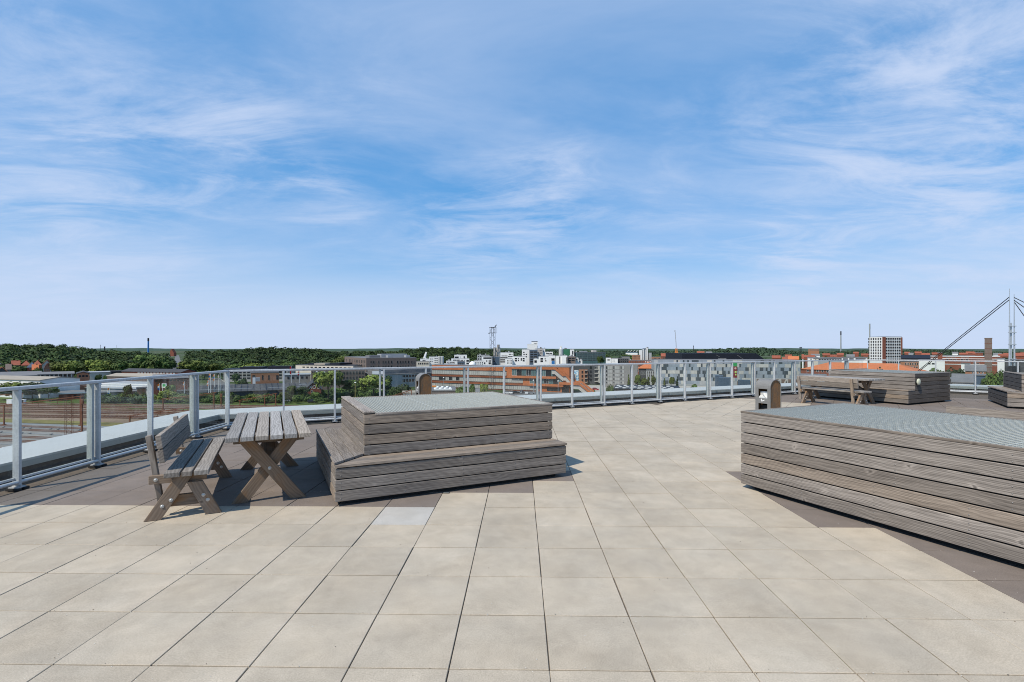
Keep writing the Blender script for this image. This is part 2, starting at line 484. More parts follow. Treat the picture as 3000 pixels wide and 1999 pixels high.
M_rlight = plain('pale_sheet_roof', (0.31, 0.325, 0.34), 0.6, 0, 0.1, 0.3)
M_rcream = plain('sand_felt_roof', (0.32, 0.285, 0.235), 0.9, 0, 0.12, 0.3)
M_rtile = plain('red_clay_roof', (0.26, 0.082, 0.050), 0.85, 0, 0.2, 0.6, 0.12)
M_rorange = plain('orange_clay_roof', (0.50, 0.160, 0.065), 0.85, 0, 0.10, 0.5)
M_rblack = plain('black_membrane_roof', (0.012, 0.014, 0.022), 0.6, 0, 0.2, 0.2)
M_win = plain('dark_window_glass', (0.018, 0.022, 0.027), 0.15, 0, 0.2, 0.6, 0, 0.35)
M_winl = plain('curtained_window_glass', (0.37, 0.365, 0.34), 0.35, 0, 0.1, 0.4, 0.1, 0.5)
M_wteal = plain('teal_window_glass', (0.085, 0.15, 0.155), 0.15, 0, 0.2, 0.4, 0, 0.6)
M_frame = plain('white_window_frame', (0.72, 0.71, 0.69), 0.6)
M_frameg = plain('grey_window_frame', (0.30, 0.28, 0.25), 0.6)
M_framed = plain('dark_window_frame', (0.05, 0.045, 0.042), 0.6)
M_rust = plain('rust_red_paint', (0.16, 0.060, 0.030), 0.8, 0, 0.2, 2)
M_railtop = plain('worn_rail_head', (0.55, 0.48, 0.42), 0.4, 0.5)
M_stain = plain('oily_ballast', (0.062, 0.036, 0.025), 0.95, 0, 0.3, 1.0, 0, 0.1, 0.08)
M_rail = plain('rusty_rail_steel', (0.16, 0.07, 0.038), 0.7, 0.2, 0.2, 2)
M_iron = plain('dark_iron', (0.035, 0.037, 0.04), 0.7, 0.2)
M_steel = plain('bright_steel', (0.55, 0.58, 0.60), 0.35, 0.6, 0.05, 0.3)
M_blue = plain('blue_paint', (0.03, 0.16, 0.42), 0.5)
M_orange = plain('orange_paint', (0.70, 0.25, 0.05), 0.5)
M_red = plain('red_paint', (0.50, 0.03, 0.035), 0.4)
M_green = plain('green_print', (0.05, 0.33, 0.10), 0.6)
M_lime = plain('lime_print', (0.45, 0.62, 0.16), 0.6)
M_asph = plain('asphalt', (0.135, 0.135, 0.135), 0.95, 0, 0.12, 0.4)
M_pave = plain('pale_paving', (0.38, 0.36, 0.33), 0.95, 0, 0.12, 0.4)
M_ballb = plain('brown_ballast', (0.215, 0.160, 0.115), 0.98, 0, 0.25, 0.7, 0, 0.1, 0.06)
M_ballg = plain('grey_ballast', (0.235, 0.225, 0.21), 0.98, 0, 0.18, 0.7, 0, 0.1, 0.06)
M_slab = plain('grey_cable_trough', (0.21, 0.22, 0.225), 0.9, 0, 0.15, 0.6)
M_dryg = plain('dry_grass', (0.175, 0.155, 0.060), 0.98, 0, 0.3, 0.3, 0, 0.1, 0.06)
M_grass = plain('green_grass', (0.085, 0.115, 0.035), 0.98, 0, 0.3, 0.35, 0, 0.1, 0.05)
M_bark = plain('bark', (0.085, 0.065, 0.048), 0.95, 0, 0.25, 6)

def foliage(name, c1, c2, objvar=0.18):
    k = NT(name)
    a = k.noise(k.pos(), 0.45, 4, 0.6)
    b = k.noise(k.pos(), 2.2, 2)
    c = k.mix(k.rng(k.math('ADD', k.math('MULTIPLY', a, 0.65), k.math('MULTIPLY', b, 0.4)), 0.38, 0.66), c1, c2)
    c = k.scale_col(c, k.rng(k.noise(k.mapv(k.pos(), (1, 1, .6)), 0.055, 2, 0.5), 0.36, 0.64, 0.55, 1.4))
    k.col(k.scale_col(c, k.rng(k.rand(), 0, 1, 1 - objvar, 1 + objvar)))
    k.b.inputs['Subsurface Weight'].default_value = 0.0
    return k.fin(0.75, 0, 0.25)
F_dark = foliage('dark_foliage', (0.016, 0.034, 0.014), (0.044, 0.075, 0.024))
F_mid = foliage('green_foliage', (0.038, 0.072, 0.018), (0.105, 0.155, 0.038))
F_bright = foliage('yellow_green_foliage', (0.070, 0.105, 0.018), (0.195, 0.235, 0.050))
F_blue = foliage('blue_green_foliage', (0.032, 0.058, 0.026), (0.085, 0.120, 0.052))
F_red = foliage('purple_foliage', (0.030, 0.015, 0.020), (0.060, 0.028, 0.030))
F_wood = foliage('woodland_foliage', (0.012, 0.027, 0.009), (0.058, 0.090, 0.022))
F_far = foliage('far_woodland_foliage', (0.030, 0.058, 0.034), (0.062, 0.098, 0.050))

# ================================================================== roof terrace
ANG = math.radians(25.9)                     # main railing / planter direction
U = Vector((math.cos(ANG), math.sin(ANG), 0)); V = Vector((-math.sin(ANG), math.cos(ANG), 0))
RUN1 = Vector((-5.55, -5.0, 0)); C1 = Vector((-5.57, 9.74, 0)); C2 = Vector((13.27, 18.74, 0))
DR = Vector((0.83, -0.5578, 0)).normalized()
C3 = C2 + DR * 9.0
LINE = [RUN1, C1, C2, C3]

def offset_line(pts, d):
    """polyline moved outward (to its left when walked from the first point on)"""
    out = []
    nrm = []
    for a, b in zip(pts, pts[1:]):
        t = (b - a).normalized(); nrm.append(Vector((-t.y, t.x, 0)))
    for i, p in enumerate(pts):
        if i == 0: out.append(p + nrm[0] * d)
        elif i == len(pts) - 1: out.append(p + nrm[-1] * d)
        else:
            n = (nrm[i - 1] + nrm[i]).normalized()
            out.append(p + n * (d / n.dot(nrm[i])))
    return out

def clip_poly(poly, hp):
    """clip an xy polygon by half planes (point, inward normal)"""
    for q, n in hp:
        res = []
        for i in range(len(poly)):
            a, b = poly[i], poly[(i + 1) % len(poly)]
            da = (a[0] - q[0]) * n[0] + (a[1] - q[1]) * n[1]
            db = (b[0] - q[0]) * n[0] + (b[1] - q[1]) * n[1]
            if da >= 0: res.append(a)
            if da * db < 0:
                t = da / (da - db)
                res.append((a[0] + (b[0] - a[0]) * t, a[1] + (b[1] - a[1]) * t))
        poly = res
        if len(poly) < 3: return []
    return poly
def area(p): return 0.5 * abs(sum(p[i][0] * p[(i + 1) % len(p)][1] - p[(i + 1) % len(p)][0] * p[i][1] for i in range(len(p))))

# floor base under the tiles, out to the parapet
inner = offset_line(LINE, 0.30)
base = MB()
base.prism([(p.x, p.y) for p in inner][::-1] + [(C3.x, -5.0)], -0.30, -0.009)
floor = tag(base.build('terrace_floor', M_bed), 'roof terrace floor of pale and dark concrete tiles', None, None, 'structure')
TS[floor.name] = Matrix.Identity(4)

rail_in = offset_line(LINE, -0.10)
fence_hp = []
for a, b in zip(rail_in, rail_in[1:]):
    t = (b - a).normalized(); fence_hp.append((a, Vector((t.y, -t.x, 0))))
# seam between the main tile field and the field that follows the right-hand railing
SEAM_P = Vector((4.44, 12.7, 0)); SEAM_T = Vector((0.335, -0.942, 0)); SEAM_N = Vector((-SEAM_T.y, SEAM_T.x, 0))
if SEAM_N.x > 0: SEAM_N = -SEAM_N
def tile_mesh(w, h, mat, z=0.045):
    m = MB(); m.box(0, w, 0, h, -z, 0)
    me = m.mesh('paving_tile', mat)
    return bevel_mesh(me, 0.0022)
tiles = []      # (screen size, polygon or None, matrix, kind)
def seen(poly):
    best = 0
    cx = sum(p[0] for p in poly) / len(poly); cy = sum(p[1] for p in poly) / len(poly)
    if cy < 1.2: return 0
    if abs(cx) > cy * 1.08 + 0.6: return 0
    return area(poly) / cy ** 3
def field(org, ax, ay, i0, i1, j0, j1, hp, darkf, jitter):
    for i in range(i0, i1):
        for j in range(j0, j1):
            r = random.Random(i * 977 + j)
            o = org + ax * (0.5 * i) + ay * (0.5 * j)
            w, h = 0.4938, 0.4920
            o = o + ax * (0.004 + r.uniform(-1, 1) * jitter) + ay * (0.003 + r.uniform(-1, 1) * 0.001)
            full = [(o + ax * a + ay * b) for a, b in ((0, 0), (w, 0), (w, h), (0, h))]
            poly = [(p.x, p.y) for p in full]
            cl = clip_poly(poly, hp)
            if not cl or area(cl) < 0.004: continue
            c = o + ax * 0.25 + ay * 0.25
            whole = area(cl) > 0.2428
            rot = r.uniform(-0.002, 0.002)
            M = frame((o.x, o.y, r.uniform(-0.0015, 0.0015)), ax, ay) @ RZ(rot)
            tiles.append((seen(cl), None if whole else cl, M, darkf(i, j, c)))
G0 = Vector((0.185, 2.459, 0)); GA = math.radians(1.0)
GX = Vector((math.cos(GA), -math.sin(GA), 0)); GY = Vector((math.sin(GA), math.cos(GA), 0))
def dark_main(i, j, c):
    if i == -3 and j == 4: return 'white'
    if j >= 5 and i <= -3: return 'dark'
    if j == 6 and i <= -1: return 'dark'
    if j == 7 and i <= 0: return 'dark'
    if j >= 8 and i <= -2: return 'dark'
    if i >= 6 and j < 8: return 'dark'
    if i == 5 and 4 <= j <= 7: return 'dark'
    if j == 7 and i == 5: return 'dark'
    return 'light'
field(G0, GX, GY, -13, 14, -9, 28, fence_hp + [(SEAM_P, SEAM_N)], dark_main, 0.0013)
PX = Vector((0.82, -0.572, 0)).normalized(); PY = Vector((0.572, 0.82, 0)).normalized()
PO = PX * (-3.6) + PY * 13.0
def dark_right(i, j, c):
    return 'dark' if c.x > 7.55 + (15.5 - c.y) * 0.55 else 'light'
field(PO, PX, PY, -2, 42, -34, 16, fence_hp + [(SEAM_P + SEAM_N * -0.006, -SEAM_N)], dark_right, 0.002)
tiles.sort(key=lambda t: -t[0])
tmesh = {'light': tile_mesh(0.4938, 0.4920, M_tile), 'dark': tile_mesh(0.4938, 0.4920, M_tile_dark), 'white': tile_mesh(0.4938, 0.4920, M_tile_white)}
tmat = {'light': M_tile, 'dark': M_tile_dark, 'white': M_tile_white}
rest = MB()
for n, (sz, cl, M, kind) in enumerate(tiles):
    if n < 298:
        if cl is None: me = tmesh[kind]
        else:
            inv = M.inverted()
            loc = [inv @ Vector((p[0], p[1], M.translation.z)) for p in cl]
            mb = MB(); mb.prism([(p.x, p.y) for p in loc], -0.045, 0.0)
            me = mb.mesh('paving_tile', tmat[kind])
            bm = bmesh.new(); bm.from_mesh(me); bmesh.ops.recalc_face_normals(bm, faces=bm.faces); bm.to_mesh(me); bm.free()
        t = put('paving_tile', me, floor, M)
        if kind == 'white': t['label'] = 'single whitish tile among the beige ones in front of the stepped planter'
    else:
        mi = {'light': 0, 'dark': 1, 'white': 2}[kind]
        if cl is None: rest.box(0, 0.4925, 0, 0.4955, -0.045, 0, mi, M)
        else:
            inv = M.inverted()
            loc = [inv @ Vector((p[0], p[1], M.translation.z)) for p in cl]
            rest.prism([(p.x, p.y) for p in loc], -0.045, 0, mi, M)
rt = rest.build('paving_tile_field', [M_tile, M_tile_dark, M_tile_white], floor)
bm = bmesh.new(); bm.from_mesh(rt.data); bmesh.ops.recalc_face_normals(bm, faces=bm.faces); bm.to_mesh(rt.data); bm.free()
rt['kind'] = 'stuff'
# grit that has gathered in and along the joints
gm = MB(); rg_ = random.Random(99)
def pebble(p, s, mi):
    vs = [(p[0] + s * a * rg_.uniform(.6, 1.2), p[1] + s * b * rg_.uniform(.6, 1.2), max(0.0, p[2] + s * c * rg_.uniform(.5, 1.0))) for a, b, c in ((1, 0, .3), (-.5, .87, .3), (-.5, -.87, .3), (0, 0, 1.2), (0, 0, -.2))]
    gm.add(vs, [(0, 1, 3), (1, 2, 3), (2, 0, 3), (0, 4, 1), (1, 4, 2), (2, 4, 0)], mi)
for i in range(1500):
    if i % 3:
        j = rg_.randrange(-3, 8); a = rg_.uniform(-4.5, 5.0); p = G0 + GX * a + GY * (0.5 * j + rg_.gauss(0, .012))
    else:
        p = Vector((rg_.uniform(-4, 4.5), rg_.uniform(1.6, 6), 0))
    if p.y < 1.4 or abs(p.x) > p.y * 1.05 + .2: continue
    pebble((p.x, p.y, 0.001), rg_.choice((.0016, .002, .003, .0042)), 0 if rg_.random() < .6 else (1 if rg_.random() < .55 else 2))
tag(gm.build('grit', [plain('pale_grit', (.62, .60, .55), .9), plain('dark_grit', (.06, .052, .045), .9), plain('brown_grit', (.2, .15, .1), .9)]), 'scattered grit on the concrete tiles', None, None, 'stuff')
dp = MB(); dp.box(-.036, .036, -.02, .02, 0.0005, .005); dp.box(-.03, .03, -.004, .004, .005, .0056, 1)
tag(dp.build('drain_plate', [M_pit, M_drip], None, T(-.722, 5.45, 0.0015) @ RZ(-.02)), 'small black plate on the tile joint at the front edge of the stepped planter', 'plate')

# ------------------------------------------------------------------ parapet with metal coping
outer = offset_line(LINE, 1.22)
par = thing('parapet_wall', 'low dark parapet wall with a wide pale metal coping outside the glass railing', 'parapet')
pi = offset_line(LINE, 0.315)
for k in range(3):
    m = MB()
    a, b, c, d = pi[k], pi[k + 1], outer[k + 1], outer[k]
    m.prism([(a.x, a.y), (b.x, b.y), (c.x, c.y), (d.x, d.y)], -0.9, 0.235)
    m.build('wall', M_bitumen, par)
ci = offset_line(LINE, 0.285); co = offset_line(LINE, 1.26)
for k in range(3):
    L = (ci[k + 1] - ci[k]).length
    n = max(1, round(L / 2.5))
    for q in range(n):
        t0, t1 = q / n, (q + 1) / n
        g = 0.003 / L
        a = ci[k].lerp(ci[k + 1], t0 + (g if q else 0)); b = ci[k].lerp(ci[k + 1], t1 - (g if q < n - 1 else 0))
        d = co[k].lerp(co[k + 1], t0 + (g if q else 0)); c = co[k].lerp(co[k + 1], t1 - (g if q < n - 1 else 0))
        m = MB()
        m.prism([(a.x, a.y), (b.x, b.y), (c.x, c.y), (d.x, d.y)], 0.237, 0.262)
        p = m.build('coping_panel', M_coping, par)
        nd = (d - a).normalized() * 0.02
        m = MB()
        a2, b2 = a + nd * 0.1, b + nd * 0.1
        m.prism([(a2.x, a2.y), (b2.x, b2.y), ((b2 + nd).x, (b2 + nd).y), ((a2 + nd).x, (a2 + nd).y)], 0.165, 0.2365)
        m.build('edge_strip', M_drip, p)

# the building that carries the terrace
bl = MB()
oo = offset_line(LINE, 1.10)
bl.prism(([(p.x, p.y) for p in oo] + [(C3.x, -14.0), (RUN1.x - 1.1, -14.0)])[::-1], GZ, -0.31)
tag(bl.build('terrace_building', M_wdark), 'dark office building that carries the roof terrace', 'building', None, 'structure')

# ------------------------------------------------------------------ glass railing
def railing(P0, P1, posts, label, s0=0.0):
    d = (P1 - P0); L = d.length; d.normalize()
    a = math.atan2(d.y, d.x)
    root = thing('glass_railing', label, 'railing', P0, a, 'steel and glass railings along the roof edge')
    m = MB(); m.box(s0, L, -0.032, 0.032, 1.118, 1.160)
    h = m.mesh('handrail', M_galv); bevel_mesh(h, 0.008)
    put('handrail', h, root)
    m = MB(); m.cyl((s0, -0.02, 0.085), (L, -0.02, 0.085), 0.021, n=10); m.build('bottom_rail', M_galv, root)
    m = MB(); m.box(s0, L, 0.004, 0.030, 0.112, 0.135); m.build('glass_channel', M_galv, root)
    pm = MB(); pm.box(-0.017, 0.017, -0.042, 0.034, 0.055, 1.118); pme = bevel_mesh(pm.mesh('post', M_galv), 0.003)
    pm = MB(); pm.box(-0.017, 0.017, -0.030, 0.046, 0.100, 1.118); pmd = bevel_mesh(pm.mesh('post', M_galv_d), 0.003)
    fm = MB()
    fm.box(-0.05, 0.05, -0.06, 0.05, 0.026, 0.038, 0); fm.box(-0.022, 0.022, -0.035, 0.030, 0.030, 0.056, 0)
    fm.cyl((-0.045, -0.055, 0.0), (-0.045, -0.055, 0.026), 0.034, n=8, mi=1); fm.cyl((0.045, -0.055, 0.0), (0.045, -0.055, 0.026), 0.034, n=8, mi=1); fm.box(-0.07, 0.07, -0.03, 0.06, 0.0, 0.024, 1)
    fm.cyl((0.0, 0.035, 0.0), (0.0, 0.035, 0.014), 0.028, n=8, mi=1)
    fm.cyl((0, -0.05, 0.03), (0, -0.05, 0.058), 0.010, n=6, mi=0)
    fme = fm.mesh('foot', [M_galv, M_rubber])
    bm_ = MB(); bm_.dome((0, 0, 0), 0.009, 0.006, 8, 2, 0, RX(PI / 2)); bme = bm_.mesh('bolt', M_bolt)
    edges = [s0]
    for s, kind in posts:
        if kind == 'd':
            p = put('post', pme, root, T(s + 0.040, 0, 0)); put('post', pmd, root, T(s - 0.040, 0.012, 0))
            put('bolt', bme, p, T(s + 0.040, -0.0425, 0.36)); put('bolt', bme, p, T(s + 0.040, -0.0425, 0.94))
            edges += [s - 0.036, s + 0.036]
        else:
            p = put('post', pme, root, T(s, 0, 0)); edges += [s, s]
        put('foot', fme, p, T(s + (0.040 if kind == 'd' else 0), 0, 0))
    edges.append(L)
    for a0, a1 in zip(edges[0::2], edges[1::2]):
        if a1 - a0 < 0.2: continue
        m = MB(); m.box(a0 + 0.012, a1 - 0.012, 0.012, 0.022, 0.136, 1.100)
        m.build('glass_pane', M_glass, root)
    return root
LB = C1.y - RUN1.y
railing(RUN1, C1, [(s, k) for s, k in ((LB - 8.3, 'd'), (LB - 7.25, 's'), (LB - 6.2, 'd'), (LB - 5.18, 's'), (LB - 4.16, 's'), (LB - 3.12, 'd'), (LB - 2.10, 's'), (LB - 1.02, 'd'), (LB - 0.03, 's'))],
        'steel and glass railing above the railway yard, left of the wooden bench')
DM = 0.992
railing(C1, C2, [(DM * k, 'd' if k in (3, 5, 7, 9, 11, 13, 15, 17, 20) else 's') for k in range(1, 21)],
        'long steel and glass railing behind the stepped planter, facing the orange building', 0.02)
railing(C2, C3, [(0.12, 's')] + [(1.04 * k, 's') for k in range(1, 9)],
        'steel and glass railing beside the far right planter, below the steel pylon', 0.02)

# ------------------------------------------------------------------ planters
def planter(origin, rz, label, LX=2.71, shade_sides=''):
    root = thing('planter_box', label, 'planter', origin, rz, 'stepped wooden boxes with steel grating on top')
    LY, IN, t = 2.27, 0.335, 0.028
    X, Y, Z = (1, 0, 0), (0, 1, 0), (0, 0, 1)
    def board(o, xd, L, w=0.107, side=''):
        return plank(root, 'board', o, xd, Z, L, w, t, M_deck_shade if side and side in shade_sides else M_deck, bev=0.004)  # sides listed by the caller get boards coloured as if in shade
    for k in range(3):
        z = 0.05 + 0.1145 * k
        board((0, 0, z), X, LX, 0.103)                                            # front, low tier
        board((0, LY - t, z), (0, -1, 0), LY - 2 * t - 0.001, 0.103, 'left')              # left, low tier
    for k in range(4):
        z = 0.424 + 0.1125 * k
        board((IN, IN, z), X, LX - IN, 0.101)                              # front, high tier
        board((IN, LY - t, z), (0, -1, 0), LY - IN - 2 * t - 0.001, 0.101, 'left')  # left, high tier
    for k in range(7):
        z = 0.05 + 0.1175 * k
        lo = z < 0.37
        y0 = t + 0.001 if lo else IN + t + 0.001
        x0 = 0.0 if lo else IN
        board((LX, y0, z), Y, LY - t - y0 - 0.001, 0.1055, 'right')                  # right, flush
        board((LX - 0.0, LY, z), (-1, 0, 0), LX - x0, 0.1055)               # back, flush
    w, gp = 0.1085, 0.006
    for k in range(3):                                                     # step deck, mitred at the corner
        a = -0.008 + k * (w + gp)
        plank(root, 'deck_board', (a, a, 0.419), X, (0, 1, 0), LX + 0.008 - a, w, 0.027, M_deck, w, 0)
        plank(root, 'deck_board', (a + w, LY, 0.419), (0, -1, 0), (-1, 0, 0), LY - a - w - 0.003, w, 0.027, M_deck, 0, w)
    # rim around the grating
    plank(root, 'rim_board', (IN + 0.118, LY - 0.004, 0.876), (0, -1, 0), (-1, 0, 0), LY - IN - 0.008, 0.122, 0.022, M_deck)
    plank(root, 'rim_board', (IN + 0.120, IN - 0.004, 0.876), X, Y, LX - IN - 0.116, 0.036, 0.022, M_deck)
    plank(root, 'rim_board', (IN + 0.120, LY - 0.032, 0.876), X, Y, LX - IN - 0.116, 0.036, 0.022, M_deck)
    plank(root, 'rim_board', (LX + 0.004, IN + 0.034, 0.876), Y, (-1, 0, 0), LY - IN - 0.068, 0.036, 0.022, M_deck)
    m = MB(); m.box(0.10, LX - 0.10, 0.10, LY - 0.10, 0.0, 0.052)
    m.box(0.045, LX - 0.045, 0.045, LY - 0.045, 0.052, 0.39); m.box(IN + 0.045, LX - 0.045, IN + 0.045, LY - 0.045, 0.39, 0.80)
    m.build('inner_box', M_pit, root)
    sc_ = MB()                             # screw heads in the boards
    for k in range(7):
        z = 0.05 + 0.115 * k + 0.03
        lo = k < 3
        x0, y0 = (0.0, 0.0) if lo else (IN, IN)
        nx_, ny_ = max(2, round((LX - x0) / 0.72) + 1), 4
        for q in range(nx_):
            x = x0 + 0.055 + (LX - x0 - 0.11) * q / (nx_ - 1)
            for dz in (0, 0.048):
                sc_.dome((0, 0, 0), 0.0055, 0.003, 6, 2, 0, T(x, y0 - 0.0005, z + dz) @ RX(PI / 2)); sc_.dome((0, 0, 0), 0.0055, 0.003, 6, 2, 0, T(x, LY + 0.0005, z + dz) @ RX(-PI / 2))
        for q in range(ny_):
            y = y0 + 0.06 + (LY - y0 - 0.12) * q / (ny_ - 1)
            for dz in (0, 0.048):
                sc_.dome((0, 0, 0), 0.0055, 0.003, 6, 2, 0, T(x0 - 0.0005, y, z + dz) @ RY(-PI / 2)); sc_.dome((0, 0, 0), 0.0055, 0.003, 6, 2, 0, T(LX + 0.0005, y, z + dz) @ RY(PI / 2))
    sc_.build('screw_heads', M_screw, root)['kind'] = 'stuff'
    gx0, gx1, gy0, gy1 = IN + 0.122, LX - 0.034, IN + 0.034, LY - 0.034
    npan = round((gx1 - gx0) / 0.72); pw = (gx1 - gx0) / npan
    gk = 'g%.3f' % pw
    if gk not in _pl:
        m = MB(); rj = random.Random(4)
        nb = int(pw / 0.033)
        for i in range(nb + 1):
            x = 0.003 + (pw - 0.006) * i / nb + (rj.uniform(-.003, .003) if 0 < i < nb else 0)
            tk = 0.0055 if i in (0, nb) else 0.0048
            m.box(x - tk / 2, x + tk / 2, 0, gy1 - gy0, -0.030, 0.0)
        ncr = int((gy1 - gy0) / 0.033)
        for i in range(ncr + 1):
            y = 0.003 + (gy1 - gy0 - 0.006) * i / ncr + rj.uniform(-.003, .003)
            m.box(0, pw - 0.003, y - 0.0022, y + 0.0022, -0.012, -0.004)
        _pl[gk] = m.mesh('grating_panel', M_grate)
    for i in range(npan): put('grating_panel', _pl[gk], root, T(gx0 + pw * i, gy0, 0.873))
    return root
A0 = Vector((-1.767, 4.96, 0))
planter(A0, ANG, 'stepped wooden planter with grating top in the centre, beside the picnic table')
Cr = Vector((2.613, 5.67, 0))
planter(Cr - V * 3.45 + U * 2.27, ANG + PI / 2, 'big wooden planter with grating top in the right foreground, its seven boards facing the tiles', 3.45)
Cf = Vector((10.97, 13.75, 0))
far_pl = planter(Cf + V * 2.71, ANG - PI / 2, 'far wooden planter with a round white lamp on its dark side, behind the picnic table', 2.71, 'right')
lm = MB()
lm.cyl((2.71, 0.42, 0.645), (2.755, 0.42, 0.645), 0.07, n=14, mi=1)
lm.cyl((2.755, 0.42, 0.645), (2.77, 0.42, 0.645), 0.088, n=20, mi=0)
lm.dome((0, 0, 0), 0.085, 0.022, 20, 4, 0, T(2.77, 0.42, 0.645) @ RY(PI / 2))
lo = lm.build('wall_lamp', [M_lamp, M_pit], None, Matrix.LocRotScale(far_pl.location, far_pl.rotation_euler.to_quaternion(), None))
tag(lo, 'round white wall lamp on the dark side of the far planter', 'lamp')
a2 = math.radians(-34.3)
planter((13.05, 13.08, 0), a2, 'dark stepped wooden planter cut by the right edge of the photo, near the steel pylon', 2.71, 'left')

# ------------------------------------------------------------------ benches and tables
BOLT = MB().dome((0, 0, 0), 0.013, 0.009, 12, 3, 0).cyl((0, 0, -0.002), (0, 0, 0.002), 0.017, n=12).mesh('bolt', M_bolt)
FRONT = RX(PI / 2)                      # dome towards -Y
def slanted(root, name, x0, x1, z0, z1, y, w, t, mat, flatten=True):
    """leg board in the xz plane from (x0,z0) to (x1,z1); both ends cut level; its face looks towards -y"""
    d = Vector((x1 - x0, 0, z1 - z0)); L = d.length; d.normalize()
    zd = Vector((-d.z, 0, d.x))
    if zd.z < 0: zd = -zd; flip = True
    # level cuts: shift of the end along the board per unit of width
    sh = -w * (zd.z / d.z)
    yd = zd.cross(d)
    o = Vector((x0, y, z0)) - zd * (w / 2) - d * (sh / 2)
    if yd.y < 0: o = o + Vector((0, t, 0))
    M = Matrix((d, yd, zd)).transposed().to_4x4(); M.translation = o
    return put(name, plank_mesh(L, w, t, mat, sh, sh), root, M)
def bench(origin, rz, label):
    root = thing('bench', label, 'bench', origin, rz, 'wooden benches with backrests')
    L = 1.90
    for x, w in ((0.0, 0.122), (0.138, 0.080), (0.234, 0.118)):
        plank(root, 'seat_plank', (x, L, 0.45), (0, -1, 0), (1, 0, 0), L, w, 0.045, M_seat)
    for k, y in enumerate((0.20, 1.655)):
        # post, leaning back, with the bar that ties it to the seat
        pt = Vector((-0.085 - 0.045, y, 0.775)); pb = Vector((0.0 - 0.03, y, 0.11))
        d = (pb - pt).normalized()
        xd = d; zd = Vector((0, 1, 0))
        post = plank(root, 'back_post', pt - zd * 0.0, xd, zd, (pb - pt).length, 0.068, 0.045, M_back)
        bar = plank(root, 'seat_bar', (-0.14, y - 0.047, 0.325), (1, 0, 0), (0, 0, 1), 0.46, 0.078, 0.045, M_leg)
        put('bolt', BOLT, bar, T(-0.085, y - 0.048, 0.366) @ FRONT)
        yl = y + 0.0
        l1 = slanted(root, 'leg', -0.105, 0.150, 0.0, 0.325 + 0.078, yl - 0.093, 0.115, 0.045, M_leg)
        l2 = slanted(root, 'leg', 0.385, 0.225, 0.0, 0.325, yl - 0.093, 0.115, 0.045, M_leg)
        st = plank(root, 'stretcher', (0.005, y - 0.046, 0.10), (1, 0, 0), (0, 0, 1), 0.29, 0.105, 0.045, M_leg)
        for (lx, lz), lg in (((-0.028, 0.125), l1), ((0.04, 0.175), l1), ((0.30, 0.19), l2), ((0.335, 0.14), l2)):
            put('bolt', BOLT, lg, T(lx, y - 0.094, lz) @ FRONT)
    zd = Vector((-0.125, 0, 0.99)).normalized()
    for z, off in ((0.655, 0.0), (0.520, 0.017)):
        plank(root, 'back_board', (-0.068 + off, 1.79, z), (0, -1, 0), zd, 1.67, 0.124, 0.045, M_back)
    return root
bench((-3.17, 4.517, 0), ANG, 'grey wooden bench with backrest by the left railing, facing the picnic table')
Ub, Vb = U, V
bench(Cf + U * -1.95 + V * 0.07, ANG, 'distant wooden bench with backrest, seen from behind, in front of the far planter')
bench(Cr + U * 3.65 - V * 0.23, ANG + PI, 'bench mostly hidden behind the right planter, only its pale backrest board showing')

def table(origin, rz, label):
    root = thing('picnic_table', label, 'table', origin, rz, 'wooden picnic tables with crossed legs')
    L, w, g = 2.10, 0.115, 0.0168
    for k in range(6):
        x = k * (w + g)
        plank(root, 'table_plank', (x, L, 0.72), (0, -1, 0), (1, 0, 0), L, w, 0.045, M_top)
    for y, sgn in ((0.27, 1), (1.83, -1)):
        l1 = slanted(root, 'leg', 0.665, 0.150, 0.0, 0.675, y - 0.046, 0.118, 0.045, M_leg)
        l2 = slanted(root, 'leg', 0.110, 0.625, 0.0, 0.675, y, 0.118, 0.045, M_leg)
        put('bolt', BOLT, l1, T(0.388, y - 0.047, 0.345) @ FRONT)
        plank(root, 'batten', (0.05, y + (0.047 if sgn > 0 else -0.093), 0.60), (1, 0, 0), (0, 0, 1), 0.675, 0.074, 0.045, M_leg)
        # diagonal brace from the crossing to the underside of the top
        a = Vector((0.33, y + sgn * 0.05, 0.33)); b = Vector((0.33, y + sgn * 0.56, 0.66))
        d = (b - a); Lb = d.length; d.normalize()
        zd = Vector((1, 0, 0))
        plank(root, 'brace', a, d, zd, Lb, 0.115, 0.045, M_leg)
    return root
table((-2.77, 4.79, 0), ANG, 'weathered picnic table with six grey planks between the left bench and the stepped planter')
table(Cf + U * -1.02 + V * 0.45, ANG, 'distant picnic table with crossed legs in front of the far planter')

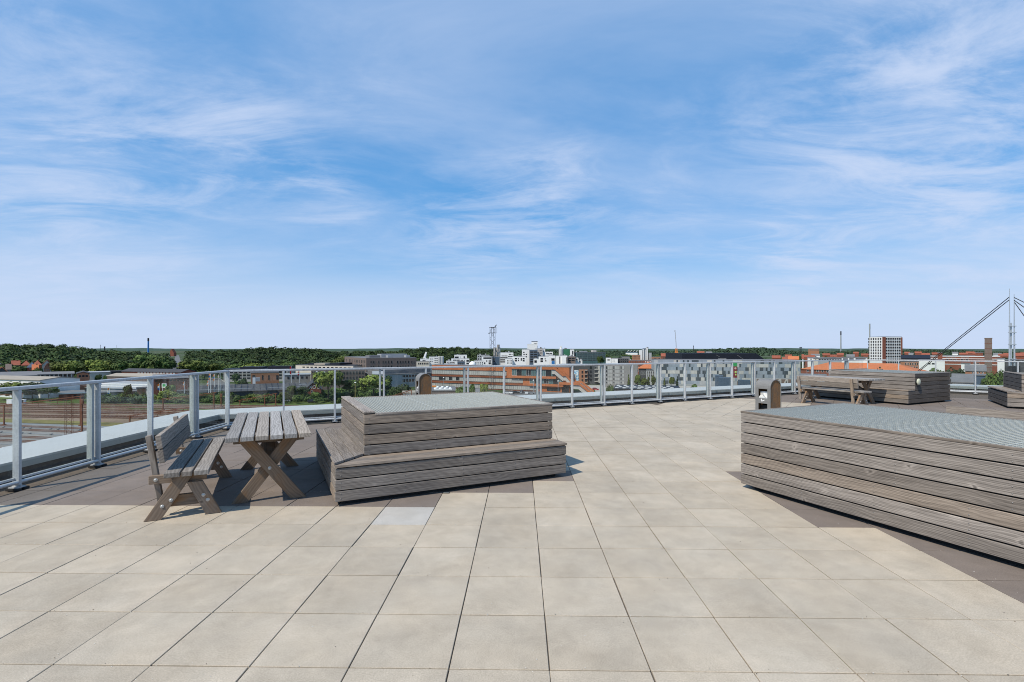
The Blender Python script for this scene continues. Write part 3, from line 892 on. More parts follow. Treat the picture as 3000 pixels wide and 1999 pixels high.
# ------------------------------------------------------------------ litter bins
def litter_bin(origin, rz, label):
    """local -X side carries the openings, the +-Y sides are rusty arches"""
    root = thing('litter_bin', label, 'litter bin', origin, rz, 'arched steel litter bins')
    R, H, D = 0.138, 1.06, 0.142
    zc = H - R
    prof = [(-R, 0.02)] + [(-R * math.cos(t), zc + R * math.sin(t)) for t in [PI * i / 14 for i in range(15)]] + [(R, 0.02)]
    m = MB()                              # steel band over the top and down the plain side
    th = 0.010
    for i in range(1, len(prof) - 1):
        (xa, za), (xb, zb) = prof[i], prof[i + 1]
        sc = (R - th) / R
        ia = (xa * sc, zc + (za - zc) * sc if i < len(prof) - 1 and za > zc else za); ib = (xb * sc, zc + (zb - zc) * sc if zb > zc else zb)
        vs = [(xa, -D, za), (xb, -D, zb), (ib[0], -D, ib[1]), (ia[0], -D, ia[1]), (xa, D, za), (xb, D, zb), (ib[0], D, ib[1]), (ia[0], D, ia[1])]
        m.add(vs, [(0, 1, 5, 4), (3, 7, 6, 2), (0, 3, 2, 1), (4, 5, 6, 7)], 0, None)
    x0, x1 = -R, -R + th
    for y0, y1, z0, z1 in ((-D, -0.085, 0.02, zc), (0.085, D, 0.02, zc), (-0.085, 0.085, 0.90, zc), (-0.085, 0.085, 0.655, 0.745), (-0.085, 0.085, 0.02, 0.14)):
        if z1 > z0: m.box(x0, x1, y0, y1, z0, z1)
    m.build('shell', M_bin, root)
    for sy in (-1, 1):
        m = MB()
        ins = [(x * 0.93, zc + (z - zc) * 0.93 if z > zc else z + 0.02) for x, z in prof]
        y = sy * (D - 0.016)
        n = len(ins)
        m.add([(x, y - 0.004, z) for x, z in ins] + [(x, y + 0.004, z) for x, z in ins],
              [tuple(range(n)), tuple(range(2 * n - 1, n - 1, -1))] + [(i, n + i, n + (i + 1) % n, (i + 1) % n) for i in range(n)])
        m.build('side_panel', M_corten, root)
    m = MB(); m.box(-0.06, R - 0.02, -D + 0.025, D - 0.025, 0.05, 0.62); m.build('inner_bin', M_pit, root)
    m = MB()                              # bright ashtray behind the window
    m.box(-0.085, -0.077, -0.084, 0.084, 0.745, 0.855); m.bar((-0.125, 0, 0.752), (-0.08, 0, 0.79), 0.166, 0.008)
    m.box(-0.128, -0.10, -0.084, 0.084, 0.745, 0.753); m.bar((-0.125, -0.05, 0.76), (-0.09, 0.03, 0.83), 0.03, 0.01)
    m.build('ash_tray', M_tray, root)
    m = MB()                              # pictogram: a hand dropping litter
    x = -R - 0.002
    def q(pts):
        n = len(pts)
        m.add([(x, -a, b) for a, b in pts] + [(x + 0.002, -a, b) for a, b in pts], [tuple(range(n)), tuple(range(2 * n - 1, n - 1, -1))])
    q([(-0.036, 0.722), (-0.022, 0.736), (-0.012, 0.728), (-0.020, 0.706), (-0.010, 0.694), (-0.018, 0.684), (-0.032, 0.700)])
    q([(-0.018, 0.684), (0.034, 0.706), (0.030, 0.720), (-0.012, 0.702)])
    m.build('pictogram', M_white, root)
    return root
litter_bin((4.36, 8.45, 0), ANG, 'grey litter bin with a rusty side and litter pictogram, standing behind the right planter')
litter_bin((-1.86, 10.45, 0), ANG, 'litter bin with its rusty arch facing us, behind the grating of the central planter')

# ================================================================== the town around
def GX_(px, D): return (px - 1500.0) / FPX * D
def ZP(py, D): return EYE - (py - HZ) * D / FPX
def P(px, D, z=GZ): return Vector((GX_(px, D), D, z))

# ------------------------------------------------------------------ ground
m = MB()
R_ = [0, 60, 150, 300, 600, 1200, 2500, 5000, 9000, 14000]
n = 64
vs = [(0, 0, GZ)]
for r in R_[1:]:
    for i in range(n): vs.append((r * math.cos(2 * PI * i / n), r * math.sin(2 * PI * i / n), GZ))
fs = [(0, 1 + i, 1 + (i + 1) % n) for i in range(n)]
for k in range(len(R_) - 2):
    b = 1 + k * n
    fs += [(b + i, b + n + i, b + n + (i + 1) % n, b + (i + 1) % n) for i in range(n)]
m.add(vs, fs)
k = NT('town_ground')
p = k.pos()
a = k.noise(p, 0.02, 4, 0.6); b = k.noise(p, 0.25, 5, 0.65)
c = k.mix(k.rng(a, 0.52, 0.66), (0.045, 0.070, 0.025), (0.17, 0.165, 0.15))
k.col(k.scale_col(c, k.rng(b, 0.3, 0.7, 0.75, 1.25)))
ground = tag(m.build('ground', k.fin(0.98, 0, 0.1)), 'flat town ground reaching to the horizon', None, None, 'structure')

def sheet(name, pts, z, mat, label):
    m = MB()
    m.add([(x, y, GZ + z) for x, y in pts], [tuple(range(len(pts)))])
    return tag(m.build(name, mat), label, None, None, 'structure')
def rail_dir(deg): a = math.radians(deg); return Vector((math.cos(a), math.sin(a), 0)), Vector((-math.sin(a), math.cos(a), 0))
TDn, TNn = rail_dir(-11.5)                    # nearer tracks
TDf, TNf = rail_dir(-4.0)                     # farther tracks
def at0(D, Tn):                               # offset across the tracks for a track seen at depth D on the left edge of the photo
    return Vector((-1.031 * D, D, 0)).dot(Tn)
def strip_(D0, D1, T_, N_, a0=-900, a1=160):
    return [tuple((T_ * a + N_ * c).xy) for c, a in ((at0(D0, N_), a0), (at0(D0, N_), a1), (at0(D1, N_), a1), (at0(D1, N_), a0))]
sheet('rail_yard', strip_(95, 231, TDf, TNf), 0.010, M_ballb, 'brown ballast of the railway yard')
sheet('ballast', strip_(60, 172, TDn, TNn), 0.020, M_ballg, 'grey ballast under the nearer tracks')
sheet('dry_grass_strip', strip_(171, 180, TDn, TNn, -900, -60), 0.030, M_dryg, 'yellow dry grass strip between the tracks')
sheet('service_path', strip_(167.5, 170.5, TDn, TNn, -900, -60), 0.034, M_slab, 'grey concrete path beside the tracks')
sheet('grass_strip', strip_(231, 262, TDf, TNf), 0.014, M_grass, 'green grass bank behind the tracks')
TD, TN = TDf, TNf
gr = MB()
for i in range(26):
    r = random.Random(i); a = r.uniform(-330, -20); c = at0(r.choice((193, 204, 211, 226)), TNf) + r.uniform(-1.2, 1.2); L = r.uniform(8, 34); w_ = r.uniform(0.8, 2.4)
    pts = [(TD * (a + L * math.cos(t) / 2) + TN * (c + w_ * math.sin(t) * r.uniform(0.7, 1.2))) for t in [2 * PI * q / 10 for q in range(10)]]
    gr.add([(p.x, p.y, GZ + 0.03 + 0.002 * (i % 9)) for p in pts], [tuple(range(10))])
tag(gr.build('weeds', M_grass), 'patches of green weeds between the rusty tracks', None, None, 'stuff')

# tracks: two rails each, sleepers on the nearer ones
tr_lab = ['nearest railway track, cut off by the parapet coping', 'second railway track from the parapet, on grey ballast', 'third railway track from the parapet, on grey ballast',
          'fourth railway track from the parapet, on grey ballast', 'railway track just below the grey concrete path', 'railway track just behind the yellow dry grass strip', 'second railway track behind the yellow dry grass strip',
          'railway track with weeds in front of it in the middle of the yard', 'rusty railway track in the middle of the brown yard', 'rusty railway track with weeds behind it in the brown yard',
          'third last railway track before the grass bank', 'second last railway track before the grass bank', 'last railway track below the grass bank']
tracks = []
for i, D_ in enumerate((126, 137.5, 144, 156.5, 163.5, 184.5, 189, 196.5, 201, 207.5, 215, 221, 227.5)):
    T_, N_ = (TDn, TNn) if i < 5 else (TDf, TNf)
    c = at0(D_, N_)
    t = thing('railway_track', tr_lab[i], 'railway track', tuple((N_ * c).xy) + (GZ + 0.03,), math.atan2(T_.y, T_.x), 'tracks of the railway yard')
    for s in (-0.76, 0.76):
        m = MB(); m.box(-900, 160, s - 0.07, s + 0.07, 0.07, 0.24, 0); m.box(-900, 160, s - 0.045, s + 0.045, 0.24, 0.26, 1); m.build('rail', [M_rail, M_railtop], t)
    m = MB()
    m.box(-900, 160, -1.35, 1.35, -0.028, 0.05, 1)
    st = 0.8 if i < 5 else 1.6
    for q in range(int(330 / st)):
        m.box(-330 + q * st, -330 + q * st + 0.26, -1.3, 1.3, 0.0, 0.09)
    sl = m.build('sleepers', [M_wbrown if i > 4 else M_slab, M_stain if i > 4 else M_wbrown], t); sl['kind'] = 'stuff'
for D_, lb in ((131.5, 'grey concrete cable trough nearest to the parapet'), (150, 'grey concrete cable trough between the third and fourth tracks'), (160, 'grey concrete cable trough below the grey path')):
    c = at0(D_, TNn)
    t = MB(); t.box(-420, 45, -0.4, 0.4, 0.0, 0.18)
    for q in range(60): t.box(-320 + q * 6 + (q * 7 % 5), -319.2 + q * 6 + (q * 7 % 5), -0.55, -0.1, 0.18, 0.42)
    tag(t.build('cable_trough', M_slab, None, Matrix.Translation(TNn * c + Vector((0, 0, GZ + 0.021))) @ RZ(math.atan2(TDn.y, TDn.x))), lb, 'cable trough', 'cable troughs along the tracks')

def gantry(pxs, D, ytop, label, ybase=None, slope=0.0):
    """catenary portal: posts at given photo columns, a beam over them"""
    pts = [P(px, D + slope * k) for k, px in enumerate(pxs)]
    t = thing('catenary_gantry', label, 'gantry', pts[0], 0, 'rust brown catenary gantries')
    zt = [ZP(y, p.y) - GZ for y, p in zip(ytop, pts)]
    for p, z in zip(pts, zt):
        q = p - pts[0]
        m = MB(); m.box(q.x - 0.16, q.x + 0.16, q.y - 0.16, q.y + 0.16, 0, z); m.box(q.x - 0.4, q.x + 0.4, q.y - 0.4, q.y + 0.4, 0, 0.4)
        m.build('post', M_rust, t)
    a = pts[0] - pts[0] + Vector((0, 0, zt[0] - 0.15)); b = pts[-1] - pts[0] + Vector((0, 0, zt[-1] - 0.15))
    m = MB(); m.bar(a - (b - a) * 0.04, b + (b - a) * 0.04, 0.25, 0.30); m.bar(a + Vector((0, 0, -0.6)), b + Vector((0, 0, -0.6)), 0.12, 0.12)
    for q in range(1, 8):
        f = q / 8; c_ = a.lerp(b, f); m.bar(c_, c_ + Vector((0, 0, -0.6)), 0.1, 0.1)
    for q in (0.2, 0.45, 0.7):
        c_ = a.lerp(b, q); m.cyl(c_ + Vector((0, 0, -0.6)), c_ + Vector((0, 0, -1.8)), 0.06, n=5)
    m.build('beam', M_rust, t)
    return t
gantry((12, 236), 164, (1186, 1160), 'rust brown catenary gantry left of the double railing post', slope=-1)
gantry((380, 560), 150, (1217, 1192), 'rust brown catenary gantry behind the bench backrest')
gantry((703, 776, 808), 219, (1172, 1158, 1152), 'rust brown catenary gantry with three posts in front of the bushes')
gantry((1146, 1206), 205, (1160, 1142), 'catenary gantry between the big trees and the rear litter bin')
gantry((-60, 64), 232, (1160, 1152), 'catenary gantry in front of the trees at the left edge')
gantry((478, 627), 205, (1168, 1150), 'catenary gantry between two railing posts above the bench backrest')
def lattice(name, label, cat, px, D, ytop, w0, w1, mat, step, head=False, group=None, z0=GZ):
    b = P(px, D, z0); H = ZP(ytop, D) - z0
    t = thing(name, label, cat, b, 0.5, group)
    m = MB()
    n = int(H / step)
    hw = lambda z: (w0 + (w1 - w0) * z / H) / 2
    cs = ((-1, -1), (1, -1), (1, 1), (-1, 1))
    r = w0 * 0.023
    for sx, sy in cs:
        m.bar((sx * hw(0), sy * hw(0), 0), (sx * hw(H), sy * hw(H), H), r * 2, r * 2)
    for i in range(n):
        za, zb = H * i / n, H * (i + 1) / n
        for q in range(4):
            (ax, ay), (bx, by) = cs[q], cs[(q + 1) % 4]
            f = (i + q) % 2
            A = (ax * hw(za), ay * hw(za), za); B = (bx * hw(zb), by * hw(zb), zb)
            if f: A, B = (bx * hw(za), by * hw(za), za), (ax * hw(zb), ay * hw(zb), zb)
            m.bar(A, B, r * 1.4, r * 1.4)
    m.build('lattice_tower', mat, t)
    if head:
        m = MB()
        s = w1
        m.box(-s * 0.75, s * 0.75, -s * 0.75, s * 0.75, H - 3.15, H - 2.95); m.box(-s * 0.65, s * 0.65, -s * 0.65, s * 0.65, H - 0.2, H)
        for q in range(4):
            x = -s * 0.8 + s * 0.53 * q
            m.box(x - 0.05, x + 0.05, -s * 0.85, -s * 0.8, H - 2.9, H)
        m.bar((s * 0.6, 0, H), (s * 1.1, 0, H + 1.3), 0.35, 0.35); m.bar((-s * 0.7, 0, H - 2.9), (-s * 1.1, 0, H - 3.5), 0.3, 0.3)
        m.build('light_platform', mat, t)
    return t
lattice('lattice_mast', 'slim brown lattice mast among the near tracks left of the double railing post', 'mast', 202, 142, 1158, 1.5, 1.5, M_rust, 1.4)
lattice('lattice_mast', 'brown lattice mast standing before the bushes left of the corner railing post', 'mast', 626, 210, 1128, 0.9, 0.9, M_rust, 1.2)
lattice('floodlight_tower', 'tall dark lattice floodlight tower rising above the white flats', 'tower', 1443, 262, 959, 2.1, 2.1, M_iron, 2.0, True)
for px, D, yt, lb in ((648, 214, 1155, 'brown signal post right of the lattice mast by the bushes'), (240, 150, 1172, 'rust red post behind the double railing post on the left'), (1041, 224, 1122, 'yellowish lamp post with a round white head in front of the big trees')):
    b = P(px, D); h = ZP(yt, D) - GZ
    t = thing('signal_post', lb, 'post', b)
    m = MB(); m.box(-0.2, 0.2, -0.2, 0.2, 0, h); m.box(-0.5, 0.5, -0.5, 0.5, 0, 0.5); m.build('post', M_rust if px < 1000 else M_dryg, t)
    m = MB(); m.dome((0, 0, h), 0.42, 0.4, 8, 3) if px > 1000 else m.box(-0.45, 0.45, -0.3, 0.3, h - 1.2, h + 0.2); m.build('lamp_head', M_white if px > 1000 else M_rust, t)
for px, lb in ((30, 'white relay cabinet left of the first railing post'), (66, 'white and black relay cabinet right of the first railing post')):
    b = P(px, 226); t = thing('relay_cabinet', lb, 'cabinet', b)
    m = MB(); m.box(-1.2, 1.2, -0.5, 0.5, 0.2, 2.0); m.box(-1.3, 1.3, -0.6, 0.6, 2.0, 2.15); m.box(-1.1, 1.1, -0.45, 0.45, 0, 0.2); m.build('cabinet_body', M_white, t)
    m = MB(); m.box(-1.0, -0.05, -0.54, -0.5, 0.3, 1.9); m.box(0.05, 1.0, -0.54, -0.5, 0.3, 1.9); m.build('door', M_white if px < 50 else M_iron, t)

# ------------------------------------------------------------------ buildings
_wm = {}
def win_mesh(w, h, nx, ny, fm, gm, fw=0.07):
    key = (round(w, 1), round(h, 1), nx, ny, fm.name, gm.name)
    if key not in _wm:
        w, h = round(w, 1), round(h, 1)
        m = MB()
        m.box(-w / 2, w / 2, -0.05, 0.0, 0, h, 1)
        for i in range(nx + 1):
            x = -w / 2 + w * i / nx; m.box(x - fw / 2, x + fw / 2, -0.13, -0.05, -fw / 2, h + fw / 2, 0)
        for j in range(ny + 1):
            z = h * j / ny; m.box(-w / 2 - fw / 2, w / 2 + fw / 2, -0.125, -0.05, z - fw / 2, z + fw / 2, 0)
        _wm[key] = m.mesh('window', [fm, gm])
    return _wm[key]
class Bld:
    def __init__(s, name, label, cat, pxl, Dl, pxr, Dr, ytop, depth, wall, group=None, roof='flat', rmat=None, ztop=None, over=0.3, rise=2.5, z0=GZ, sink=0.5):
        if abs(Dl - Dr) <= 5:                 # turned towards the terrace
            kl, kr = (pxl - 1500) / FPX, (pxr - 1500) / FPX; kc = (kl + kr) / 2; D = (Dl + Dr) / 2
            Dl, Dr = D * math.sqrt((1 + kc * kc) / (1 + kl * kl)), D * math.sqrt((1 + kc * kc) / (1 + kr * kr))
        a, b = P(pxl, Dl, z0), P(pxr, Dr, z0)
        s.a, s.z0 = a, z0
        d = b - a; s.w = d.length; s.d = d.normalized(); s.n = Vector((-s.d.y, s.d.x, 0))
        s.h = (ZP(ytop, (Dl + Dr) / 2) if ztop is None else ztop) - z0
        s.depth = depth
        s.r = thing(name, label, cat, a, math.atan2(s.d.y, s.d.x), group)
        m = MB(); m.box(0, s.w, 0, depth, -sink, s.h); s.wall = m.build('wall', wall, s.r)
        rm = rmat or M_rdark
        if roof == 'flat':
            m = MB(); m.box(-over, s.w + over, -over, depth + over, s.h + 0.004, s.h + 0.35); s.roof = m.build('roof', rm, s.r)
        elif roof == 'gable':                 # ridge along the facade
            m = MB(); o = over
            vs = [(-o, -o, s.h), (s.w + o, -o, s.h), (s.w + o, depth / 2, s.h + rise), (-o, depth / 2, s.h + rise), (-o, depth + o, s.h), (s.w + o, depth + o, s.h)]
            vs2 = [(x, y, z + 0.25) for x, y, z in vs]
            m.add(vs + vs2, [(6, 7, 8, 9), (9, 8, 11, 10), (0, 3, 2, 1), (3, 4, 5, 2), (0, 1, 7, 6), (4, 10, 11, 5), (0, 6, 9, 3), (3, 9, 10, 4), (1, 2, 8, 7), (2, 5, 11, 8)]); s.roof = m.build('roof', rm, s.r)
            m = MB()
            for x in (0.002, s.w - 0.2):
                m.add([(x, 0, s.h), (x + 0.2, 0, s.h), (x + 0.2, depth, s.h), (x, depth, s.h), (x, depth / 2, s.h + rise - 0.1), (x + 0.2, depth / 2, s.h + rise - 0.1)], [(0, 4, 3), (1, 2, 5), (0, 1, 5, 4), (3, 4, 5, 2)])
            m.build('gable', wall, s.r)
        elif roof == 'front':                 # gable faces us, ridge runs away
            m = MB(); o = over; w = s.w
            vs = [(-o, -o, s.h), (w / 2, -o, s.h + rise), (w + o, -o, s.h), (-o, depth + o, s.h), (w / 2, depth + o, s.h + rise), (w + o, depth + o, s.h)]
            vs2 = [(x, y, z + 0.25) for x, y, z in vs]
            m.add(vs + vs2, [(6, 9, 10, 7), (7, 10, 11, 8), (0, 1, 4, 3), (1, 2, 5, 4), (0, 6, 7, 1), (1, 7, 8, 2), (3, 4, 10, 9), (4, 5, 11, 10), (0, 3, 9, 6), (2, 8, 11, 5)]); s.roof = m.build('roof', rm, s.r)
            m = MB()
            for y in (0.002, depth - 0.2):
                m.add([(0, y, s.h), (w, y, s.h), (w / 2, y, s.h + rise - 0.1), (0, y + 0.2, s.h), (w, y + 0.2, s.h), (w / 2, y + 0.2, s.h + rise - 0.1)], [(0, 1, 2), (5, 4, 3), (0, 2, 5, 3), (1, 4, 5, 2)])
            m.build('gable', wall, s.r)
        elif roof == 'hip':
            m = MB(); o = over; w = s.w; q = min(depth, w) / 2
            vs = [(-o, -o, s.h), (w + o, -o, s.h), (w + o, depth + o, s.h), (-o, depth + o, s.h), (q, depth / 2, s.h + rise), (max(q, w - q), depth / 2, s.h + rise)]
            m.add(vs, [(0, 1, 5, 4), (1, 2, 5), (2, 3, 4, 5), (3, 0, 4), (0, 3, 2, 1)]); s.roof = m.build('roof', rm, s.r)
    def lx(s, px):
        k = (px - 1500.0) / FPX              # ray x = k y meets the facade line
        return (k * s.a.y - s.a.x) / (s.d.x - k * s.d.y)
    def D(s, px): return s.a.y + s.d.y * s.lx(px)
    def lz(s, px, py): return ZP(py, s.D(px)) - s.z0
    def window(s, x, z, w, h, nx=1, ny=1, fm=None, gm=None, y=0.0, name='window'):
        return put(name, win_mesh(w, h, nx, ny, fm or M_frameg, gm or M_win), s.r, T(x, y, z))
    def row(s, px0, px1, n, py0, py1, fill=0.6, nx=1, ny=1, fm=None, gm=None, y=0.0, name='window'):
        x0, x1 = s.lx(px0), s.lx(px1); p = (x1 - x0) / n
        pm = (px0 + px1) / 2
        za, zb = s.lz(pm, py1), s.lz(pm, py0)
        for i in range(n): s.window(x0 + p * (i + 0.5), za, p * fill, zb - za, nx, ny, fm, gm, y, name)
    def side(s, y, z, w, h, left=True, nx=1, ny=1, fm=None, gm=None, name='window'):
        M = (T(0, y, z) @ RZ(-PI / 2)) if left else (T(s.w, y, z) @ RZ(PI / 2))
        return put(name, win_mesh(w, h, nx, ny, fm or M_frameg, gm or M_win), s.r, M)
    def part(s, name, mat, x0, x1, y0, y1, z0, z1, parent=None):
        m = MB(); m.box(x0, x1, y0, y1, z0, z1); return m.build(name, mat, parent or s.r)
    def pbox(s, name, mat, px0, px1, py0, py1, y0, y1, parent=None):
        """box spanning a photo rectangle on the facade, from y0 to y1 in depth"""
        pm = (px0 + px1) / 2
        return s.part(name, mat, s.lx(px0), s.lx(px1), y0, y1, s.lz(pm, py1), s.lz(pm, py0), parent)

# ---- orange clay building with stairs (centre)
def inv_D(px): return 1.0 / (1 / 300.0 + (px - 1477) / 212.0 * (1 / 300.0 - 1 / 322.0))
ob = Bld('clay_clad_building', 'long low orange clay building with grey window bands and an outdoor stair', 'building', 1265, inv_D(1265), 1668, inv_D(1668), 0, 9, M_corange, None, 'flat', M_rgrey, ztop=-9.6, over=0.05)
for (px1, py0, py1) in ((1484, 1087, 1101), (1532, 1110, 1121), (1577, 1131, 1141.6)):
    x0, x1 = ob.lx(1266), ob.lx(px1)
    za = {1101: 9.0, 1121: 5.0, 1141.6: 0.9}[py1]; hh = 2.35 if za > 8 else 2.1
    n = round((x1 - x0) / 2.62)
    w = (x1 - x0) / n
    for i in range(n):
        dk = (za == 5.0 and 1 <= i <= 7 and i % 7 in (0, 2, 3, 5))
        ob.window(x0 + w * (i + 0.5), za, w - 0.1, hh, 2 if not dk else 3, 1, M_frameg, M_winl if not dk else M_win)
    ob.part('window_canopy', M_framed, x0, x1, -0.35, 0.02, za + hh + 0.12, za + hh + 0.3)
    ob.part('window_sill', M_conc, x0, x1, -0.30, 0.02, za - 0.25, za - 0.10)
ob.part('plinth', M_corange2, 0, ob.lx(1577), -0.02, 0.02, 0, 0.62)
for za, zb in ((3.6, 4.55), (7.5, 8.5)):     # darker spandrels
    ob.part('spandrel', M_corange2, 0, ob.lx(1484 if za > 7 else 1532), -0.04, 0.02, za, zb)
# terraces cut into the right half: glazed wall, dark soffit and end panel
for (pa, pb, za, zb) in ((1500, 1629, 8.75, 13.0), (1552, 1650, 4.35, 8.0)):
    x0, x1 = ob.lx(pa), ob.lx(pb)
    n = 9 if pa == 1500 else 7
    w = (x1 - x0) / n
    for i in range(n):
        ob.window(x0 + w * (i + 0.5), za + 0.35, w - 0.06, zb - za - 0.75, 2, 1, M_framed if i % 3 else M_frame, M_wteal if i % 2 == 0 else M_win, -0.02)
    ob.part('soffit', M_framed, x0 - 0.2, x1 + 0.2, -0.5, 0.01, zb - 0.30, zb)
    ob.part('balcony_front', M_corange, x0 - 0.3, x1 + 0.4, -1.3, 0.015, za - 1.0, za + 0.25)
ob.pbox('reveal', M_corange2, 1629, 1634, 1079, 1100, -0.9, 0.02)
ob.row(1602, 1642, 1, 1136.5, 1146, 0.98, 4, 1, M_framed, M_win)
ob.row(1646, 1667, 1, 1130.5, 1150, 0.98, 5, 1, M_framed, M_win)
# stair: side wall that steps down to the right, grey steps behind it
def stair(px_pts):
    pts = [(ob.lx(px), ob.lz(px, py)) for px, py in px_pts]
    m = MB()
    for (xa, za), (xb, zb) in zip(pts, pts[1:]):
        for y0, y1, th in ((-1.6, -1.0, 1.5), (5.0, 5.6, 1.5)):
            vs = [(xa, y0, za), (xb, y0, zb), (xb, y0, zb - th), (xa, y0, za - th), (xa, y1, za), (xb, y1, zb), (xb, y1, zb - th), (xa, y1, za - th)]
            m.add(vs, [(0, 3, 2, 1), (4, 5, 6, 7), (0, 1, 5, 4), (3, 7, 6, 2), (0, 4, 7, 3), (1, 2, 6, 5)])
    m.build('stair_wall', M_corange, ob.r)
    m = MB()
    for (xa, za), (xb, zb) in zip(pts, pts[1:]):
        n = max(1, int(abs(zb - za) / 0.5))
        for i in range(n):
            x0 = xa + (xb - xa) * i / n; x1 = xa + (xb - xa) * (i + 1) / n; z = za + (zb - za) * (i + 1) / n - 1.1
            m.box(x0, x1, -1.0, 5.0, max(0, z - 3.0), z)
    s_ = m.build('stair_steps', M_conc, ob.r)
stair([(1618, 1075), (1628, 1075.5), (1651, 1095), (1659, 1094), (1680, 1118), (1697, 1119), (1733, 1147)])
ob.part('stair_landing', M_corange, ob.lx(1640), ob.lx(1699), -1.62, -0.02, ob.lz(1680, 1128), ob.lz(1680, 1121))
ob.pbox('stair_base_wall', M_conc, 1652, 1679, 1098, 1120, 5.62, 6.0)
for px in (1560, 1572, 1636, 1655):
    m = MB(); m.cyl((ob.lx(px), -5, 0), (ob.lx(px), -5, 7.0), 0.07, n=6); m.dome((ob.lx(px), -5, 7.0), 0.35, 0.35, 8, 3)
for px, lb in ((1563, 'lamp post with white globe before the orange building, left one'), (1635, 'lamp post with white head before the small dark window of the orange building'), (1300, 'lamp post with white globe before the left end of the orange building')):
    b = P(px, inv_D(px) - 12); t = thing('street_lamp', lb, 'street lamp', b, 0, 'lamps before the orange building')
    m = MB(); m.cyl((0, 0, 0), (0, 0, 7.2), 0.11, n=6); m.build('pole', M_steel, t)
    m = MB(); m.dome((0, 0, 7.2), 0.45, 0.45, 8, 3); m.build('lamp_head', M_white, t)

# ---- grey ribbon building left of it
gb = Bld('office_building', 'grey office building with two rows of dark windows left of the orange building', 'building', 1118, 312, 1275, 338, 1096, 30, M_wlight, None, 'flat', M_rgrey)
gb.row(1178, 1274, 11, 1097.5, 1104, 0.82, 2, 1, M_frame, M_win); gb.row(1178, 1274, 11, 1109, 1118, 0.82, 2, 1, M_frame, M_win); 
gb.part('roof_shed', M_rgrey, gb.lx(1122), gb.lx(1270), 4, 22, gb.h + 0.36, gb.h + 3.0); gb.part('skylight', M_rlight, gb.lx(1200), gb.lx(1262), 6, 9, gb.h + 3.0, gb.h + 3.6)
cs = Bld('clinic_annex', 'small pale annex with a light gable roof behind the big trees', 'building', 1092, 288, 1122, 292, 1098, 9, M_wcream, None, 'gable', M_rlight, rise=1.6)
cs.row(1100, 1116, 4, 1100, 1104.5, 0.6, 1, 1, M_frame, M_win)

# ---- big grey brick block
bb = Bld('brick_block', 'big grey brown brick block with small dark windows and rooftop sheds', 'building', 1073, 352, 1220, 372, 1049.5, 62, M_wbrown, None, 'flat', M_rgrey, over=0.0)
for py0, py1 in ((1057, 1065), (1071, 1079), (1085, 1092)):
    for grp in ((1083, 1099, 2), (1105, 1111, 1), (1118, 1151, 4), (1160, 1201, 5), (1203, 1216, 2)):
        bb.row(grp[0], grp[1], grp[2], py0, py1, 0.5 if grp[2] > 1 else 0.45, 1, 1, M_frameg, M_win)
    z = bb.lz(1080, py1)
for zz in (bb.lz(1075, 1065.5), bb.lz(1075, 1078)):
    for q in (3.5, 8, 12, 18, 22, 26, 30, 38, 42, 46, 56): bb.side(q, zz, 1.5, 2.3, True, 1, 1, M_frameg, M_win)
bb.part('roof_shed', M_rgrey, 4, 12, 6, 16, bb.h + 0.36, bb.h + 2.0); bb.part('roof_shed', M_rlight, 14, 34, 10, 20, bb.h + 0.36, bb.h + 2.9); bb.part('roof_hood', M_rlight, 17, 20, 4, 9, bb.h + 0.36, bb.h + 1.9); bb.part('roof_hood', M_rlight, 31, 34, 4, 9, bb.h + 0.36, bb.h + 1.9)

# ---- dark brick hall and white banner
bh = Bld('brick_hall', 'dark brown brick hall with blind windows behind the big trees', 'building', 912, 300, 1070, 312, 1084, 24, M_wbrown, None, 'flat', M_rdark, over=0.05)
for py0, py1 in ((1088, 1098), (1103, 1112)):
    bh.row(1003, 1068, 7, py0, py1, 0.6, 2, 1, M_frameg, M_win)
bh.row(913, 940, 5, 1088, 1096, 0.5, 1, 1, M_frameg, M_win)
bh.pbox('banner', M_white, 926, 930.5, 1088, 1112, -0.25, -0.15); bh.pbox('banner', M_white, 943, 952, 1089, 1099, -0.25, -0.15)
ch = Bld('cream_hall', 'cream coloured flat hall with dark roof clutter below the wood', 'building', 866, 372, 1035, 352, 1071.5, 40, M_wcream, None, 'flat', M_rdark, over=0.1)
ch.row(884, 1030, 12, 1075.5, 1078.5, 0.55, 2, 1, M_framed, M_win)
ch.part('roof_shed', M_rblack, 6, 14, 6, 18, ch.h + 0.36, ch.h + 1.4); ch.part('roof_shed', M_rcream, 15, 25, 3, 16, ch.h + 0.36, ch.h + 1.5); ch.part('roof_shed', M_rblack, 27, 36, 6, 20, ch.h + 0.36, ch.h + 1.8)

